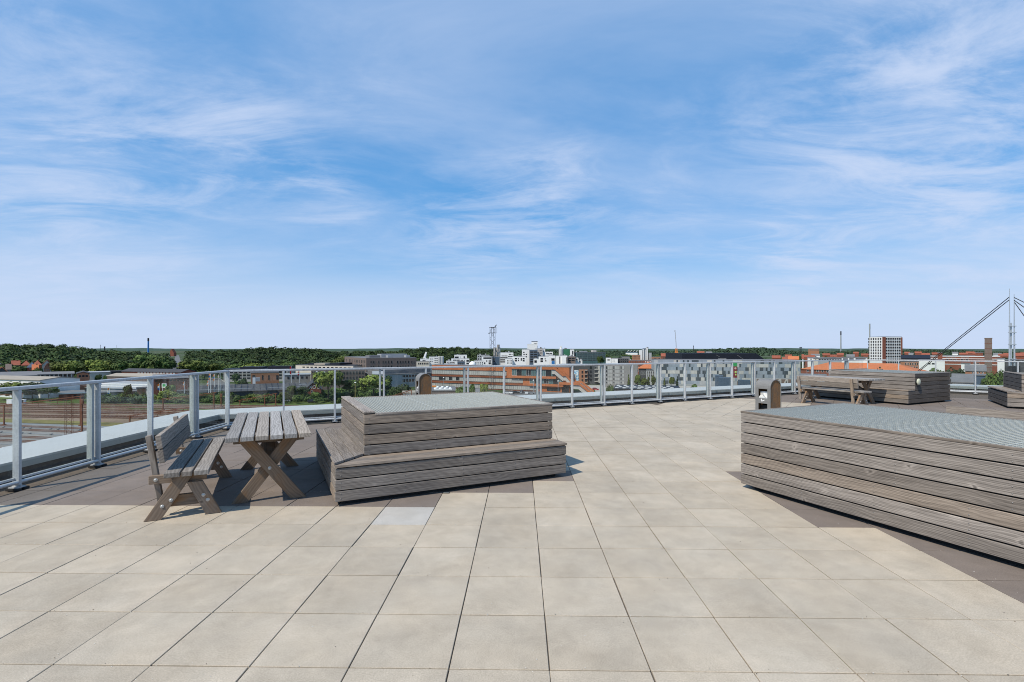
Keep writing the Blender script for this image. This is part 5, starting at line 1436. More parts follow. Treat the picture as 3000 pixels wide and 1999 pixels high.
# crane
t = thing('tower_crane', 'slim crane with orange lower mast and white upper jib in front of the far wood', 'crane', P(1981.5, 620)); sc = 620 / FPX
za, zb = ZP(1021, 620) - GZ, ZP(968, 620) - GZ
m = MB()
for sx, sy in ((-1, -1), (1, -1), (1, 1), (-1, 1)): m.bar((sx * .8, sy * .8, 0), (sx * .8, sy * .8, za), 0.35, 0.35)
for i in range(20):
    z = za * i / 20; m.bar((-.8, -.8, z), (.8, -.8, z + za / 20), .2, .2); m.bar((.8, .8, z), (-.8, .8, z + za / 20), .2, .2)
m.box(-1.6, 1.6, -1.2, 1.2, za - 7, za - 4); m.build('mast', M_orange, t)
m = MB(); m.bar((-.3, 0, za), (-1.8, 0, zb), .25, .25); m.bar((.5, 0, za), (-1.5, 0, zb), .25, .25)
for i in range(14):
    f = i / 14; z = za + (zb - za) * f; m.bar((-.3 - 1.5 * f, 0, z), (.5 - 2 * f, 0, z + (zb - za) / 14), .12, .12)
m.box(-2.2, -1.3, -.3, .3, zb - 2, zb); m.build('jib', M_wlight, t)

# ---- dark slate flats with brick bay and mural
sf = Bld('slate_flats', 'dark slate flats with a brick bay and tall mural, right of the orange stair', 'flats', 1634, 352, 1772, 344, 1070, 18, M_wdark, None, 'flat', M_rlight, over=0.1)
for y0, y1 in ((1074, 1081), (1086, 1093), (1098, 1105), (1110, 1117)):
    sf.row(1651, 1678, 2, y0, y1, 0.35, 1, 1, M_framed, M_win); sf.row(1722, 1740, 1, y0, y1, 0.32, 1, 1, M_framed, M_win); sf.row(1742, 1752, 1, y0, y1, 0.75, 2, 1, M_frame, M_win); sf.row(1760, 1771, 2, y0, y1, .5, 1, 1, M_framed, M_win)
bay = sf.part('brick_bay', M_brick2, sf.lx(1697), sf.lx(1722), -1.6, 0.0, 0, sf.lz(1710, 1083))
for y0, y1 in ((1087, 1094), (1099, 1106), (1111, 1118)):
    sf.row(1703, 1711, 1, y0, y1, .6, 1, 1, M_framed, M_win, -1.6); sf.row(1714, 1721, 1, y0, y1, .9, 1, 1, M_framed, M_win, -1.6)
for y in (1084, 1095.5, 1107.5, 1119):
    sf.part('balcony', M_conc, sf.lx(1742), sf.lx(1753), -1.4, -0.01, sf.lz(1747, y), sf.lz(1747, y) + 0.35); sf.part('balcony', M_conc, sf.lx(1714), sf.lx(1722), -2.6, -1.61, sf.lz(1718, y + 1.5), sf.lz(1718, y + 1.5) + 0.3)
sf.pbox('stair_bay', M_conc, 1752, 1761, 1072, 1122, -0.8, -0.01)
kmu = NT('mural_print'); vv = kmu.noise(kmu.obj(), 0.9, 5, 0.7); kmu.col(kmu.mix(kmu.rng(vv, 0.42, 0.6), (0.72, 0.78, 0.80), (0.05, 0.30, 0.52))); kmu.fin(0.6)
sf.pbox('mural', kmu.m, 1682, 1695, 1085, 1116, -0.14, -0.02)

# ---- grey block with framed windows
gf = Bld('framed_window_block', 'grey brick block with rows of pale framed windows left of the patterned building', 'building', 1773, 318, 1868, 321, 1069, 20, M_wgrey, None, 'flat', M_rlight, over=0.05)
for y0, y1 in ((1073, 1082), (1084.5, 1092), (1095.5, 1103), (1107, 1114.5), (1118, 1124)):
    for px, w_ in ((1777.5, 4), (1783, 2.4), (1787.5, 2.4), (1792, 2.4), (1798.5, 3.4), (1804, 2.4), (1808, 2.4), (1813, 2.4), (1819.5, 3.4), (1825.5, 2.6)):
        gf.row(px - w_ / 2 - .8, px + w_ / 2 + .8, 1, y0, y1, .75, 1, 1, M_frame, M_win if w_ > 3 else M_winl)
gf.pbox('dark_slot', M_framed, 1846, 1853, 1074, 1127, -0.1, -0.02)
for y0, y1 in ((1073, 1078), (1082, 1090)): gf.row(1866, 1871, 1, y0, y1, .6, 1, 1, M_frame, M_win)

# ---- patterned grey building
pat = Bld('patterned_building', 'long building clad in grey and beige checkered panels behind the railing', 'building', 1917, 338, 2345, 322, 1056, 20, M_wlight, None, 'flat', M_rgrey, over=0.02)
pm_cols = [plain('grey_panel', (0.25, 0.285, 0.32), .6, 0, .06, .5, .14), plain('beige_panel', (0.45, 0.44, 0.405), .6, 0, .06, .5, .1), plain('slate_panel', (0.06, 0.075, 0.085), .5, 0, .06, .5, .12)]
_pn = {}
def panel(x0, x1, z0, z1, mi, y=-0.06):
    w_, h_ = round(x1 - x0, 1), round(z1 - z0, 1)
    key = (w_, h_, mi)
    if key not in _pn:
        m = MB(); m.box(0.02, w_ - 0.02, y, 0.0 if mi < 2 else y + 0.08, 0.02, h_ - 0.02); _pn[key] = m.mesh('panel', pm_cols[mi])
    return put('panel' if mi < 2 else 'window_panel', _pn[key], pat.r, T(x0, 0 if mi < 2 else 0.02, z0))
rr = random.Random(5)
zt = pat.h; rowh = 2.3; cnt = 0
xsplit = pat.lx(2185)
pat.part('undercroft', M_wbrown, pat.lx(2160), pat.w - 0.1, -0.02, 0.0, 0, zt - rowh * 5.3)
for r_ in range(7):
    z0 = zt - rowh * (r_ + 1); x = 0.0
    while x < pat.w - 1.2:
        frac = x / pat.w
        if r_ >= 5 and x > xsplit: break
        wd = rr.choice((1.2, 1.8, 2.4, 3.0)) * (1.25 if frac > .45 else 1.0); wd = round(min(wd, pat.w - x), 1)
        dark = rr.random() < (0.42 if r_ else 0.28) * (0.65 if frac > .5 else 1.1)
        if dark: wd = round(min(1.1, pat.w - x), 1)
        mi = 2 if dark else (1 if (r_ % 2 == 1 and rr.random() < .62) or rr.random() < .16 else 0)
        if x > pat.lx(1917) and cnt < 296:
            panel(x, x + wd, max(z0, 0.2), z0 + rowh, mi); cnt += 1
        x += wd
for px in (2198, 2222, 2246, 2270, 2290, 2310, 2332):
    x = pat.lx(px); m = MB(); m.bar((x, -1.2, 0), (x + 2.6, -1.2, zt - rowh * 5.3), 0.7, 0.7, up=(0, 1, 0)); m.bar((x + 3.2, -1.2, 0), (x + 3.0, -1.2, zt - rowh * 5.3), 0.8, 0.8, up=(0, 1, 0)); m.build('raking_column', M_conc, pat.r)
pw = Bld('patterned_wing', 'lower side wing with grey checkered panels below the small orange hip roof', 'building', 1893, 344, 1919, 340, 1086, 14, M_wlight, None, 'flat', M_rdark, over=0.05)
for y0, y1 in ((1088, 1095), (1097, 1104), (1106, 1113)): pw.row(1895, 1917, 4, y0, y1, .4, 1, 1, M_frameg, M_win)
hr = Bld('hip_roof_house', 'house with an orange hip roof squeezed beside the patterned building', 'house', 1872, 372, 1925, 372, 1080, 16, M_wdark, None, 'hip', M_rorange, rise=4.6, over=0.8)
hr.row(1876, 1892, 2, 1090, 1098, .6, 2, 1, M_frame, M_win)
# banner mast, containers
b = P(2153, 300); t = thing('banner', 'tall banner with green head and red lime print before the patterned building', 'banner', b)
sc = 300 / FPX; zt_, zm, zb = ZP(1063, 300) - GZ, ZP(1074, 300) - GZ, ZP(1107, 300) - GZ
m = MB(); m.box(-6.5 * sc, 6.5 * sc, 0, .1, zm, zt_); m.build('print', M_green, t); m = MB(); m.box(-6.5 * sc, 6.5 * sc, 0, .1, zb, zm); m.build('cloth', plain('dark_red_print', (.22, .035, .04), .7), t)
m = MB(); m.dome((0, 0, 0), 3.2 * sc, .06, 14, 2, 0, T(2.4 * sc, -.01, zm - 3.4) @ RX(PI / 2)); m.dome((0, 0, 0), 2.6 * sc, .06, 14, 2, 0, T(2.6 * sc, -.01, zm - 5.0) @ RX(PI / 2)); m.build('print', M_lime, t)
m = MB(); m.dome((0, 0, 0), 3.0 * sc, .06, 14, 2, 0, T(1.6 * sc, -.012, zm - 1.2) @ RX(PI / 2)); m.build('print', plain('pale_pink_print', (.62, .42, .38), .7), t)
m = MB(); m.box(-7 * sc, -6.5 * sc, 0, .2, 0, zt_); m.box(6.5 * sc, 7 * sc, 0, .2, 0, zt_); m.build('mast', M_steel, t)
for a, b_, y0, D, dep, lab in ((2095, 2118, 1102.5, 300, 6, 'taller blue container behind the front one'), (2107, 2142, 1108.5, 285, 6, 'blue ribbed container block left of the banner'), (2162, 2198, 1116, 290, 5, 'long low blue container right of the banner')):
    c_ = Bld('blue_container', lab, 'container', a, D, b_, D, y0, dep, M_wblue, 'blue containers before the patterned building', 'flat', M_wblue, over=0.05)
    for i in range(int(c_.w / .8)): c_.part('rib', M_wblue, i * .8 + .1, i * .8 + .45, -.12, 0, .3, c_.h - .2) if i < 14 else None
# black hall
bh2 = thing('black_hall', 'huge hall with a sloping black roof behind the patterned building', 'hall', P(1998, 430)); sc = 430 / FPX
H1, H0 = ZP(1035.5, 430) - GZ, ZP(1058, 430) - GZ
def hp(px): return (px - 1998) * sc
m = MB(); m.add([(hp(1998), 0, 0), (hp(2248), 0, 0), (hp(2248), 0, H0), (hp(2215), 0, H1), (hp(1998), 0, H1), (hp(1998), 46, 0), (hp(2248), 46, 0), (hp(2248), 46, H0), (hp(2215), 46, H1), (hp(1998), 46, H1)],
    [(0, 1, 2, 3, 4), (9, 8, 7, 6, 5), (0, 4, 9, 5), (1, 6, 7, 2), (2, 7, 8, 3), (3, 8, 9, 4)]); m.build('roof', M_rblack, bh2)
for a, b_ in (((2098, 1040.5), (2108, 1046)), ((2160, 1041), (2182, 1056))):
    m = MB(); m.bar((hp(a[0]), -.1, ZP(a[1], 430) - GZ), (hp(b_[0]), -.1, ZP(b_[1], 430) - GZ), .3, .3); m.build('roof_seam', M_rgrey, bh2)
m = MB(); m.box(hp(2104), hp(2124), -.6, .01, ZP(1053, 430) - GZ, ZP(1051.5, 430) - GZ); m.box(hp(2124), hp(2127), -.6, .01, ZP(1057, 430) - GZ, ZP(1051.5, 430) - GZ); m.build('loading_door', M_wwhite, bh2)
# black flat roof with skylight domes
fr_ = Bld('domed_roof_hall', 'flat black roofed hall with rows of pale skylight domes below the railing', 'hall', 1797, 236, 1996, 236, 1142.5, 26, M_wdark, None, 'flat', M_rblack, over=0.2)
for r_, (y, n0) in enumerate(((3, 9), (9, 9), (17, 8))):
    for i in range(n0):
        x = 1.5 + i * 3.5 + (r_ % 2) * 1.4
        if x < fr_.w - 1: m = MB(); m.dome((x, y, fr_.h + .35), 1.05, .55, 12, 3); m.build('skylight_dome', M_wlight, fr_.r)
# low hall with white domes behind the rear bin
lh = Bld('low_hall', 'low hall with white roof domes and an orange corner beside the rear litter bin', 'hall', 1262, 232, 1335, 236, 1146, 24, M_wbrown, None, 'flat', M_rgrey, over=.3)
for i in range(7): m = MB(); m.dome((2 + (i % 4) * 2.4 + (i // 4), 9 + 8 * (i // 4), lh.h + .35), .8, .7, 8, 3); m.build('skylight_dome', M_white, lh.r)
lh.part('roof_corner', M_orange, 0, 2.2, 20, 22, lh.h + .36, lh.h + 1.0); lh.part('roof_edge', M_wwhite, 1.5, 10, 1.0, 3.0, lh.h + .36, lh.h + .9)
Bld('gable_shed', 'small grey shed with a steep gable behind the planter grating', 'shed', 1380, 250, 1428, 250, 1151, 8, M_conc, None, 'gable', M_rgrey, rise=1.6, over=.3)
Bld('beige_canopy', 'low beige canopy roof left of the rear litter bin', 'shed', 1180, 226, 1252, 226, 1152, 10, M_wcream, None, 'flat', M_rcream, over=.4)

# ---- right side
wr_ = Bld('tower_block', 'tall white tower block with brick stripes and rows of small windows on the skyline', 'tower block', 2584.5, 505, 2642, 510.5, 987.5, 14.0, M_wwhite, None, 'flat', M_rdark, over=.05)
for i in range(8):
    for j in range(6): wr_.side(1.6 + j * 2.6, wr_.h - 2.9 - i * 2.95, 1.3, 1.9, True, 1, 1, M_frameg, M_win)
for i in range(9):
    wr_.row(2594, 2639, 7, 990.4 + i * 8.6, 995.4 + i * 8.6, .74, 1, 1, M_frameg, M_win)
    wr_.row(2594, 2639, 7, 996.2 + i * 8.6, 997.4 + i * 8.6, .7, 1, 1, M_frame, M_winl)
wr_.pbox('brick_stripe', M_brick, 2585, 2593.5, 988, 1070, -.6, -.01); wr_.pbox('brick_stripe', M_brick, 2639.5, 2642.5, 989, 1070, -.6, -.01)
orf = Bld('long_orange_roof', 'long building under one orange tiled roof behind the far bench', 'building', 2346, 258, 2692, 222, 1085, 20, M_brick, None, 'hip', M_rorange, ztop=ZP(1086.5, 240), rise=3.6, over=.5)
orf.row(2360, 2680, 20, 1088, 1094, .4, 1, 1, M_frame, M_win)
rs = [
 (2366, 2396, 330, 1049, 12, M_wwhite, 'white house with pale flat roof above the long orange roof', 'flat', [(2372, 2380, 1, 1051, 1054, .5)]),
 (2384, 2396, 325, 1050, 8, M_wcream, 'beige house with small windows beside the white flat roof', 'flat', [(2386, 2394, 1, 1052, 1055, .4)]),
 (2396, 2470, 345, 1050, 14, M_rlight, 'long blue grey glazed hall above the long orange roof', 'flat', [(2398, 2468, 9, 1052, 1056, .8)]),
 (2466, 2541, 330, 1048.5, 14, M_wwhite, 'white framed pavilion with big dark glass panes left of the white tower', 'flat', [(2468, 2485, 1, 1050, 1055, .9), (2487, 2502, 1, 1050, 1055, .9), (2505, 2538, 1, 1050, 1055, .92)]),
 (2350, 2354, 300, 1052, 8, M_wwhite, 'tiny white house with red roof at the end of the long orange roof', 'gable', []),
 (2310, 2340, 420, 1054, 12, M_brick, 'orange roofed house right of the black hall', 'gable', []),
 (2292, 2312, 430, 1056, 10, M_wwhite, 'white gabled house with red roof right of the black hall', 'gable', []),
 (2344, 2420, 205, 1101, 10, M_wwhite, 'white low hall with arched roof behind the far bench', 'flat', [(2362, 2400, 1, 1104, 1110, .9)]),
 (2640, 2725, 400, 1051, 20, M_wdark, 'dark blue roofed hall right of the white tower', 'gable', []),
 (2638, 2735, 330, 1060, 16, M_brick2, 'brick school wing with a row of dark windows below the white tower', 'flat', [(2650, 2692, 6, 1063, 1070, .6), (2668, 2690, 3, 1074, 1080, .6)]),
 (2692, 2768, 310, 1056, 14, M_wwhite, 'pale round roofed hall in front of the red school', 'flat', [(2716, 2740, 2, 1064, 1068, .7)]),
 (2718, 2930, 400, 1043.5, 22, M_brick, 'long red brick school with white bands behind the chimney', 'flat', [(2724, 2760, 4, 1045, 1047.5, .7), (2770, 2800, 3, 1045, 1047.5, .7), (2815, 2840, 3, 1045, 1047.5, .7), (2770, 2805, 3, 1053, 1058, .7), (2812, 2840, 2, 1053, 1058, .6), (2850, 2870, 2, 1063, 1066, .7), (2900, 2920, 2, 1052, 1058, .6)]),
 (2747, 2761, 395, 1034, 10, M_brick, 'plain red brick stair tower of the school near the steel cables', 'flat', []),
 (2858, 2880, 395, 1034, 10, M_brick, 'wide red brick roof box of the school left of the chimney', 'flat', []),
 (2816, 2842, 300, 1066, 10, M_wwhite, 'white box shaped house among the trees below the school', 'flat', []),
 (2922, 2943, 300, 1052, 12, M_wwhite, 'white blank block left of the steel pylon', 'flat', []),
 (2885, 2905, 350, 1046, 14, M_wlight, 'pale grey block behind the brick chimney', 'flat', [(2888, 2902, 3, 1048, 1052, .5)]),
 (2828, 2888, 215, 1088.5, 10, M_brick2, 'low brick house with white windows in front of the chimney', 'gable', [(2845, 2884, 4, 1090, 1094.5, .35)]),
 (2770, 2792, 185, 1112, 12, M_wdark, 'dark lean-to beside the grey gable roof at the far planter', 'flat', []),
 (2790, 2850, 170, 1122, 16, M_conc, 'grey gable roofed pavilion right of the far planter', 'gable', []),
 (2852, 2890, 190, 1101, 10, M_wblue, 'blue clad shed behind the right railing post', 'flat', []),
 (2945, 3040, 330, 1056, 14, M_wdark, 'dark roofed hall behind the foot of the steel pylon', 'flat', [(2985, 3030, 4, 1058, 1062, .6)]),
 (2975, 3040, 420, 1044, 14, M_brick, 'red roofed house right of the steel pylon', 'gable', []),
]
for pxl, pxr, D, yt, dep, wm_, lab, rf, rows in rs:
    rm = {'gable': M_rtile, 'flat': M_rgrey}[rf]
    if 'dark blue' in lab or 'lean-to' in lab: rm = M_rblack
    if 'grey gable' in lab or 'low brick house' in lab: rm = M_rgrey
    if 'orange roofed' in lab: rm = M_rorange
    b_ = Bld('town_house' if rf == 'gable' else 'town_hall', lab, 'building', pxl, D, pxr, D + 2, yt, dep, wm_, 'buildings of the town on the right', rf, rm, over=.3, rise=2.6)
    for (a0, a1, n, y0, y1, f) in rows: b_.row(a0, a1, n, y0, y1, f, 1, 1, M_frame, M_win)
    if 'school with white' in lab:
        for y in (1043.6, 1050.6, 1067): b_.part('white_band', M_wwhite, 0, b_.w, -.3, -.01, b_.lz(2820, y + 1.8), b_.lz(2820, y))
t = thing('brick_chimney', 'square brown brick chimney left of the steel pylon', 'chimney', P(2895.5, 290), -0.766); H = ZP(993, 290) - GZ; s_ = 6.4 * 402 / FPX * .9
m = MB(); m.box(-s_, s_, -s_, s_, 0, H); m.build('shaft', M_wbrown, t); m = MB(); m.box(-s_ - .12, s_ + .12, -s_ - .12, s_ + .12, H, H + .5); m.build('cap', M_wbrown, t)
for i in range(10): m = MB(); m.box(-s_ - .06, s_ + .06, -s_ - .06, s_ + .06, H * (i + 1) / 11, H * (i + 1) / 11 + .15); m.build('band', M_brick, t)
# steel pylon with cables
D = 118; sc = D / FPX
py = thing('steel_pylon', 'tall twin steel pylon with cables at the right edge', 'pylon', P(2966, D))
zt_ = ZP(862, D) - GZ
for pxb, pxt, w_, nm, yt in ((2958, 2957.5, 8.6, 'mast', 846), (2973.5, 2971, 8.6, 'mast', 862)):
    zz = ZP(yt, D) - GZ
    m = MB(); m.cyl(((pxb - 2966) * sc, 0, 0), ((pxt - 2966) * sc, 0, zz), w_ / 2 * sc, .7 * sc, 16); m.build(nm, M_steel, py)
m = MB(); m.cyl((-.5 * sc, .3, 0), (-.5 * sc, .3, ZP(946, D) - GZ), 2.6 * sc, 2.2 * sc, 12); m.build('lift_tube', M_steel, py)
for y in (956, 975, 1010, 1052, 1060):
    m = MB(); m.box(-10 * sc, 9 * sc, -.25, .25, ZP(y, D) - GZ - .08, ZP(y, D) - GZ + .08); m.build('cross_tie', M_steel, py)
m = MB(); m.box(-12 * sc, 12 * sc, -.9, .9, 0, ZP(1072, D) - GZ); m.build('foot', M_iron, py)
def W_(px, y, Dd): return P(px, Dd, ZP(y, Dd)) - P(2966, D)
for a, b_ in (((2956.5, 871, 118), (2683, 1092, 150)), ((2956.5, 879, 118), (2688, 1092, 146)), ((2971, 872, 118), (3090, 930, 110)), ((2971, 880, 118), (3090, 965, 110)), ((2972, 886, 118), (3060, 1010, 114))):
    m = MB(); m.cyl(W_(*a), W_(*b_), .09, n=6); m.build('cable', M_iron, py)
m = MB(); m.box(-1, 1, -1, 1, -1.0, 0.0); m.cyl((0, 0, -30), (0, 0, 0), .5, n=8); anc = m.build('cable_anchor', M_iron, py, Matrix.Translation(W_(2684, 1093, 149)))
# masts and chimneys on the horizon
def stack(name, lab, cat, px, D, y0, y1, r, mat, top=None):
    z0, z1 = ZP(y1, D), ZP(y0, D); t = thing(name, lab, cat, P(px, D, GZ)); m = MB(); m.cyl((0, 0, 0), (0, 0, z1 - GZ), r, r * .8, 10); m.build('shaft', mat, t)
    m = MB(); m.cyl((0, 0, z1 - GZ - (z1 - z0) * .22), (0, 0, z1 - GZ + .3), r * .98, r * .9, 10); m.build('cap', top or mat, t)
stack('chimney', 'blue chimney with a black top above the left wood', 'chimney', 434.5, 1400, 991, 1030, 2.3, M_blue, M_iron)
stack('chimney', 'grey smokestack standing left of the white tower', 'chimney', 2463.5, 2200, 971, 1020, 2.6, M_drip, M_iron)
stack('radio_mast', 'slim grey mast rising behind the white tower', 'mast', 2548, 1500, 949, 1020, 2.0, M_drip, M_drip)
stack('radio_mast', 'thin dark mast on the far wood above the black hall', 'mast', 2031.5, 1600, 1013, 1030, 1.0, M_iron)
stack('chimney', 'short dark stub rising from the left wood', 'chimney', 306.5, 900, 1016, 1024, 1.2, M_iron)
stack('radio_mast', 'thin mast above the left wood, left of the blue chimney', 'mast', 295, 900, 1011, 1022, .35, M_iron)
stack('radio_mast', 'hair thin mast far behind the left wood, nearest to the blue chimney', 'mast', 342, 2600, 1012, 1024, .7, M_drip)
t = thing('water_tower', 'dark water tower frame on the hill behind the black hall', 'water tower', P(2346, 1900)); H = ZP(1019, 1900) - GZ
m = MB(); m.cyl((0, 0, H), (0, 0, H + 2.5), 4.6, n=14); m.build('tank', M_iron, t)
m = MB()
for a in range(6): m.cyl((4 * math.cos(a), 4 * math.sin(a), 0), (3.6 * math.cos(a), 3.6 * math.sin(a), H), .45, n=6)
m.build('legs_frame', M_iron, t)
Bld('hill_hospital', 'wide brownish block on the hill right of the water tower', 'building', 2368, 1500, 2400, 1500, 1024, 20, M_brick2, None, 'flat', M_rgrey, over=.2).row(2369, 2399, 10, 1026, 1028, .5, 1, 1, M_frame, M_win)
t = thing('far_church', 'far red brick church like hump at the end of the straight road', 'church', P(503, 1500)); sc = 1500 / FPX; z_ = ZP(1042, 1500) - GZ
m = MB(); m.add([(-5 * sc, 0, 0), (6 * sc, 0, 0), (6 * sc, 0, z_ + 8), (-1 * sc, 0, ZP(1023, 1500) - GZ), (-5 * sc, 0, ZP(1030, 1500) - GZ), (-5 * sc, 12, 0), (6 * sc, 12, 0), (6 * sc, 12, z_ + 8), (-1 * sc, 12, ZP(1023, 1500) - GZ), (-5 * sc, 12, ZP(1030, 1500) - GZ)], [(0, 1, 2, 3, 4), (9, 8, 7, 6, 5), (1, 6, 7, 2), (2, 7, 8, 3), (3, 8, 9, 4), (4, 9, 5, 0)]); m.build('wall', M_brick, t)

# ---- cars
def car_mesh(body):
    m = MB()
    m.add([(-2.1, -.85, .3), (2.1, -.85, .3), (2.15, -.85, .75), (1.1, -.85, .9), (-1.7, -.85, .95), (-2.1, -.85, .85), (-2.1, .85, .3), (2.1, .85, .3), (2.15, .85, .75), (1.1, .85, .9), (-1.7, .85, .95), (-2.1, .85, .85)],
          [(0, 1, 2, 3, 4, 5), (11, 10, 9, 8, 7, 6), (1, 7, 8, 2), (2, 8, 9, 3), (3, 9, 10, 4), (4, 10, 11, 5), (5, 11, 6, 0), (0, 6, 7, 1)])
    return m.mesh('body', body)
cm = {}
m = MB(); m.add([(-1.7, -.78, .93), (1.1, -.78, .90), (.35, -.66, 1.42), (-1.25, -.66, 1.45), (-1.7, .78, .93), (1.1, .78, .90), (.35, .66, 1.42), (-1.25, .66, 1.45)], [(0, 1, 2, 3), (7, 6, 5, 4), (1, 5, 6, 2), (0, 3, 7, 4), (3, 2, 6, 7)]); cab = m.mesh('windows', M_win)
m = MB(); m.box(-1.2, .3, -.62, .62, 1.44, 1.47); 
m = MB(); m.cyl((0, -.1, 0), (0, .1, 0), .32, n=12); whl = m.mesh('wheel', M_rubber)
def car(px, D, rz, body, lab, grp='cars parked before the orange building'):
    t = thing('parked_car', lab, 'car', P(px, D, GZ + .06), rz, grp)
    if body.name not in cm: cm[body.name] = car_mesh(body)
    b_ = put('body', cm[body.name], t); put('windows', cab, t)
    m_ = roofm.setdefault(body.name, None)
    if m_ is None:
        q = MB(); q.add([(.35, -.66, 1.425), (-1.25, -.66, 1.455), (-1.25, .66, 1.455), (.35, .66, 1.425), (.35, -.66, 1.46), (-1.25, -.66, 1.49), (-1.25, .66, 1.49), (.35, .66, 1.46)], [(4, 7, 6, 5), (0, 1, 5, 4), (2, 3, 7, 6), (1, 2, 6, 5), (3, 0, 4, 7)]); m_ = roofm[body.name] = q.mesh('roof', body)
    put('roof', m_, t)
    for x in (-1.3, 1.35):
        for y in (-.8, .8): put('wheel', whl, t, T(x, y, .32))
roofm = {}
M_carw, M_carb, M_cars = plain('white_car_paint', (.75, .75, .74), .3, 0, .02), plain('black_car_paint', (.03, .03, .035), .25, 0, .02), plain('silver_car_paint', (.42, .43, .44), .3, .4, .02)
for px, D, rz, b_, lab in ((1486, 276, .1, M_carw, 'white parked car, leftmost in the row before the orange building'), (1499, 277, 1.4, M_carw, 'white parked van-like car, second in the row before the orange building'), (1511, 278, .2, M_carb, 'black parked car before the orange building'), (1543, 276, 1.5, M_carw, 'white parked car in the middle of the row before the orange building'), (1556, 275, .1, M_cars, 'silver parked car nearest to the double railing post before the orange building'), (1529, 280, 1.2, M_cars, 'silver parked car between the black and the middle white one')):
    car(px, D, rz, b_, lab)
car(1744, 300, .1, M_red, 'red car parked right of the outdoor stair')
for px, D, lab, b_ in ((514, 640, 'white car far down the straight road, middle one', M_carw), (518, 520, 'white car on the straight road, nearest one', M_carw), (516, 900, 'white car far down the straight road, farthest one', M_carw), (504, 455, 'black van at the near end of the straight road', M_carb), (660, 318, 'dark car on the road by the flag poles', M_carb), (615, 300, 'white car parked at the foot of the flag poles', M_carw)):
    car(px, D, 1.5, b_, lab, 'cars on the roads')
for px, D, lab, b_ in ((792, 238, 'silver car half hidden in the bushes below the dark shed roof', M_cars), (829, 240, 'white car behind the railing post left of the red gable', M_carw), (838, 236, 'silver car beside the white one left of the red gable', M_cars), (914, 232, 'dark car at the foot of the red gable', M_carb), (1165, 236, 'silver car under the trees left of the rear litter bin', M_cars)):
    car(px, D, .15, b_, lab, 'cars among the bushes')

# ================================================================== vegetation
def leaf_cloud(seed, lobes, n, size, squash=1.0):
    """quads scattered over the shells of several lobes: list of (centre, radii)"""
    r = np.random.default_rng(seed)
    wts = np.array([l[1][0] * l[1][2] for l in lobes]); wts = wts / wts.sum()
    idx = r.choice(len(lobes), n, p=wts)
    d = r.normal(size=(n, 3)); d /= np.linalg.norm(d, axis=1)[:, None]
    d[:, 2] = np.where(d[:, 2] < -0.35, -d[:, 2], d[:, 2])
    rad = r.uniform(0.62, 1.05, n)[:, None]
    C_ = np.array([l[0] for l in lobes])[idx]; Rr = np.array([l[1] for l in lobes])[idx]
    c = C_ + d * Rr * rad
    nrm = d + r.normal(size=(n, 3)) * 0.32; nrm /= np.linalg.norm(nrm, axis=1)[:, None]
    a = np.cross(nrm, r.normal(size=(n, 3))); a /= np.linalg.norm(a, axis=1)[:, None]
    b = np.cross(nrm, a)
    s = size * r.uniform(0.55, 1.25, n)[:, None]
    q = np.stack([c - a * s, c - b * s * 0.75, c + a * s, c + b * s * 0.75], 1)
    return q.reshape(-1, 3)
def quads_mesh(name, v, mat):
    n = len(v) // 4
    me = bpy.data.meshes.new(name)
    me.vertices.add(len(v)); me.vertices.foreach_set('co', v.astype(np.float32).ravel())
    me.loops.add(4 * n); me.loops.foreach_set('vertex_index', np.arange(4 * n, dtype=np.int32))
    me.polygons.add(n); me.polygons.foreach_set('loop_start', np.arange(0, 4 * n, 4, dtype=np.int32))
    me.materials.append(mat); me.update(calc_edges=True); me.validate()
    return me
def lobes_round(seed, R, H, z0, n=9):
    r = random.Random(seed); L_ = [((0, 0, z0 + H * 0.5), (R * .72, R * .72, H * .46))]
    for i in range(n):
        a = 2 * PI * i / n + r.uniform(-.4, .4); q = R * r.uniform(.35, .62); z = z0 + H * r.uniform(.28, .8); s = R * r.uniform(.30, .48)
        L_.append(((q * math.cos(a), q * math.sin(a), z), (s, s, s * .85)))
    return L_
def lobes_cone(seed, R, H, z0):
    return [((0, 0, z0 + H * f), (R * (1.05 - f), R * (1.05 - f), H * .16)) for f in (.12, .3, .48, .65, .82)]
TREE = {}
for i in range(4): TREE['round%d' % i] = leaf_cloud(20 + i, lobes_round(i, .5, .82, .18), 1500, .045)     # unit height
for i in range(2): TREE['bush%d' % i] = leaf_cloud(40 + i, lobes_round(9 + i, .62, .95, .0, 7), 1000, .062)
TREE['slim'] = leaf_cloud(60, lobes_cone(1, .22, .92, .08), 800, .045)
_cr = {}
def trunk_mesh(key, r=.022):
    if key not in _cr:
        m = MB(); m.cyl((0, 0, 0), (.01, 0, .35), r, r * .7, 7); m.cyl((.01, 0, .33), (-.06, .03, .62), r * .7, r * .35, 6); m.cyl((.01, 0, .33), (.10, -.04, .6), r * .6, r * .3, 6); m.cyl((.0, 0, .3), (-.02, -.12, .55), r * .5, r * .25, 6)
        _cr[key] = m.mesh('trunk', M_bark)
    return _cr[key]
def tree(shape, mat, px, D, ytop, wid, lab, name='tree', cat='tree', group=None, z0=None, ybot=None):
    zb = GZ if z0 is None else z0
    H = ZP(ytop, D) - zb
    t = thing(name, lab, cat, P(px, D, zb), (px * 1.7) % 6.28, group)
    wd = wid * D / FPX
    base = {'r': 1.0, 'b': 1.24, 's': .44}[shape[0]]
    sx = wd / base
    key = (shape, mat.name)
    if key not in _cr: _cr[key] = quads_mesh('crown', TREE[shape], mat)
    put('crown', _cr[key], t, Matrix.Diagonal((sx, sx, H, 1)))
    put('trunk', trunk_mesh('t'), t, Matrix.Diagonal((H, H, H * .95, 1)))
    return t
TB = 'trees and bushes between the tracks and the buildings'
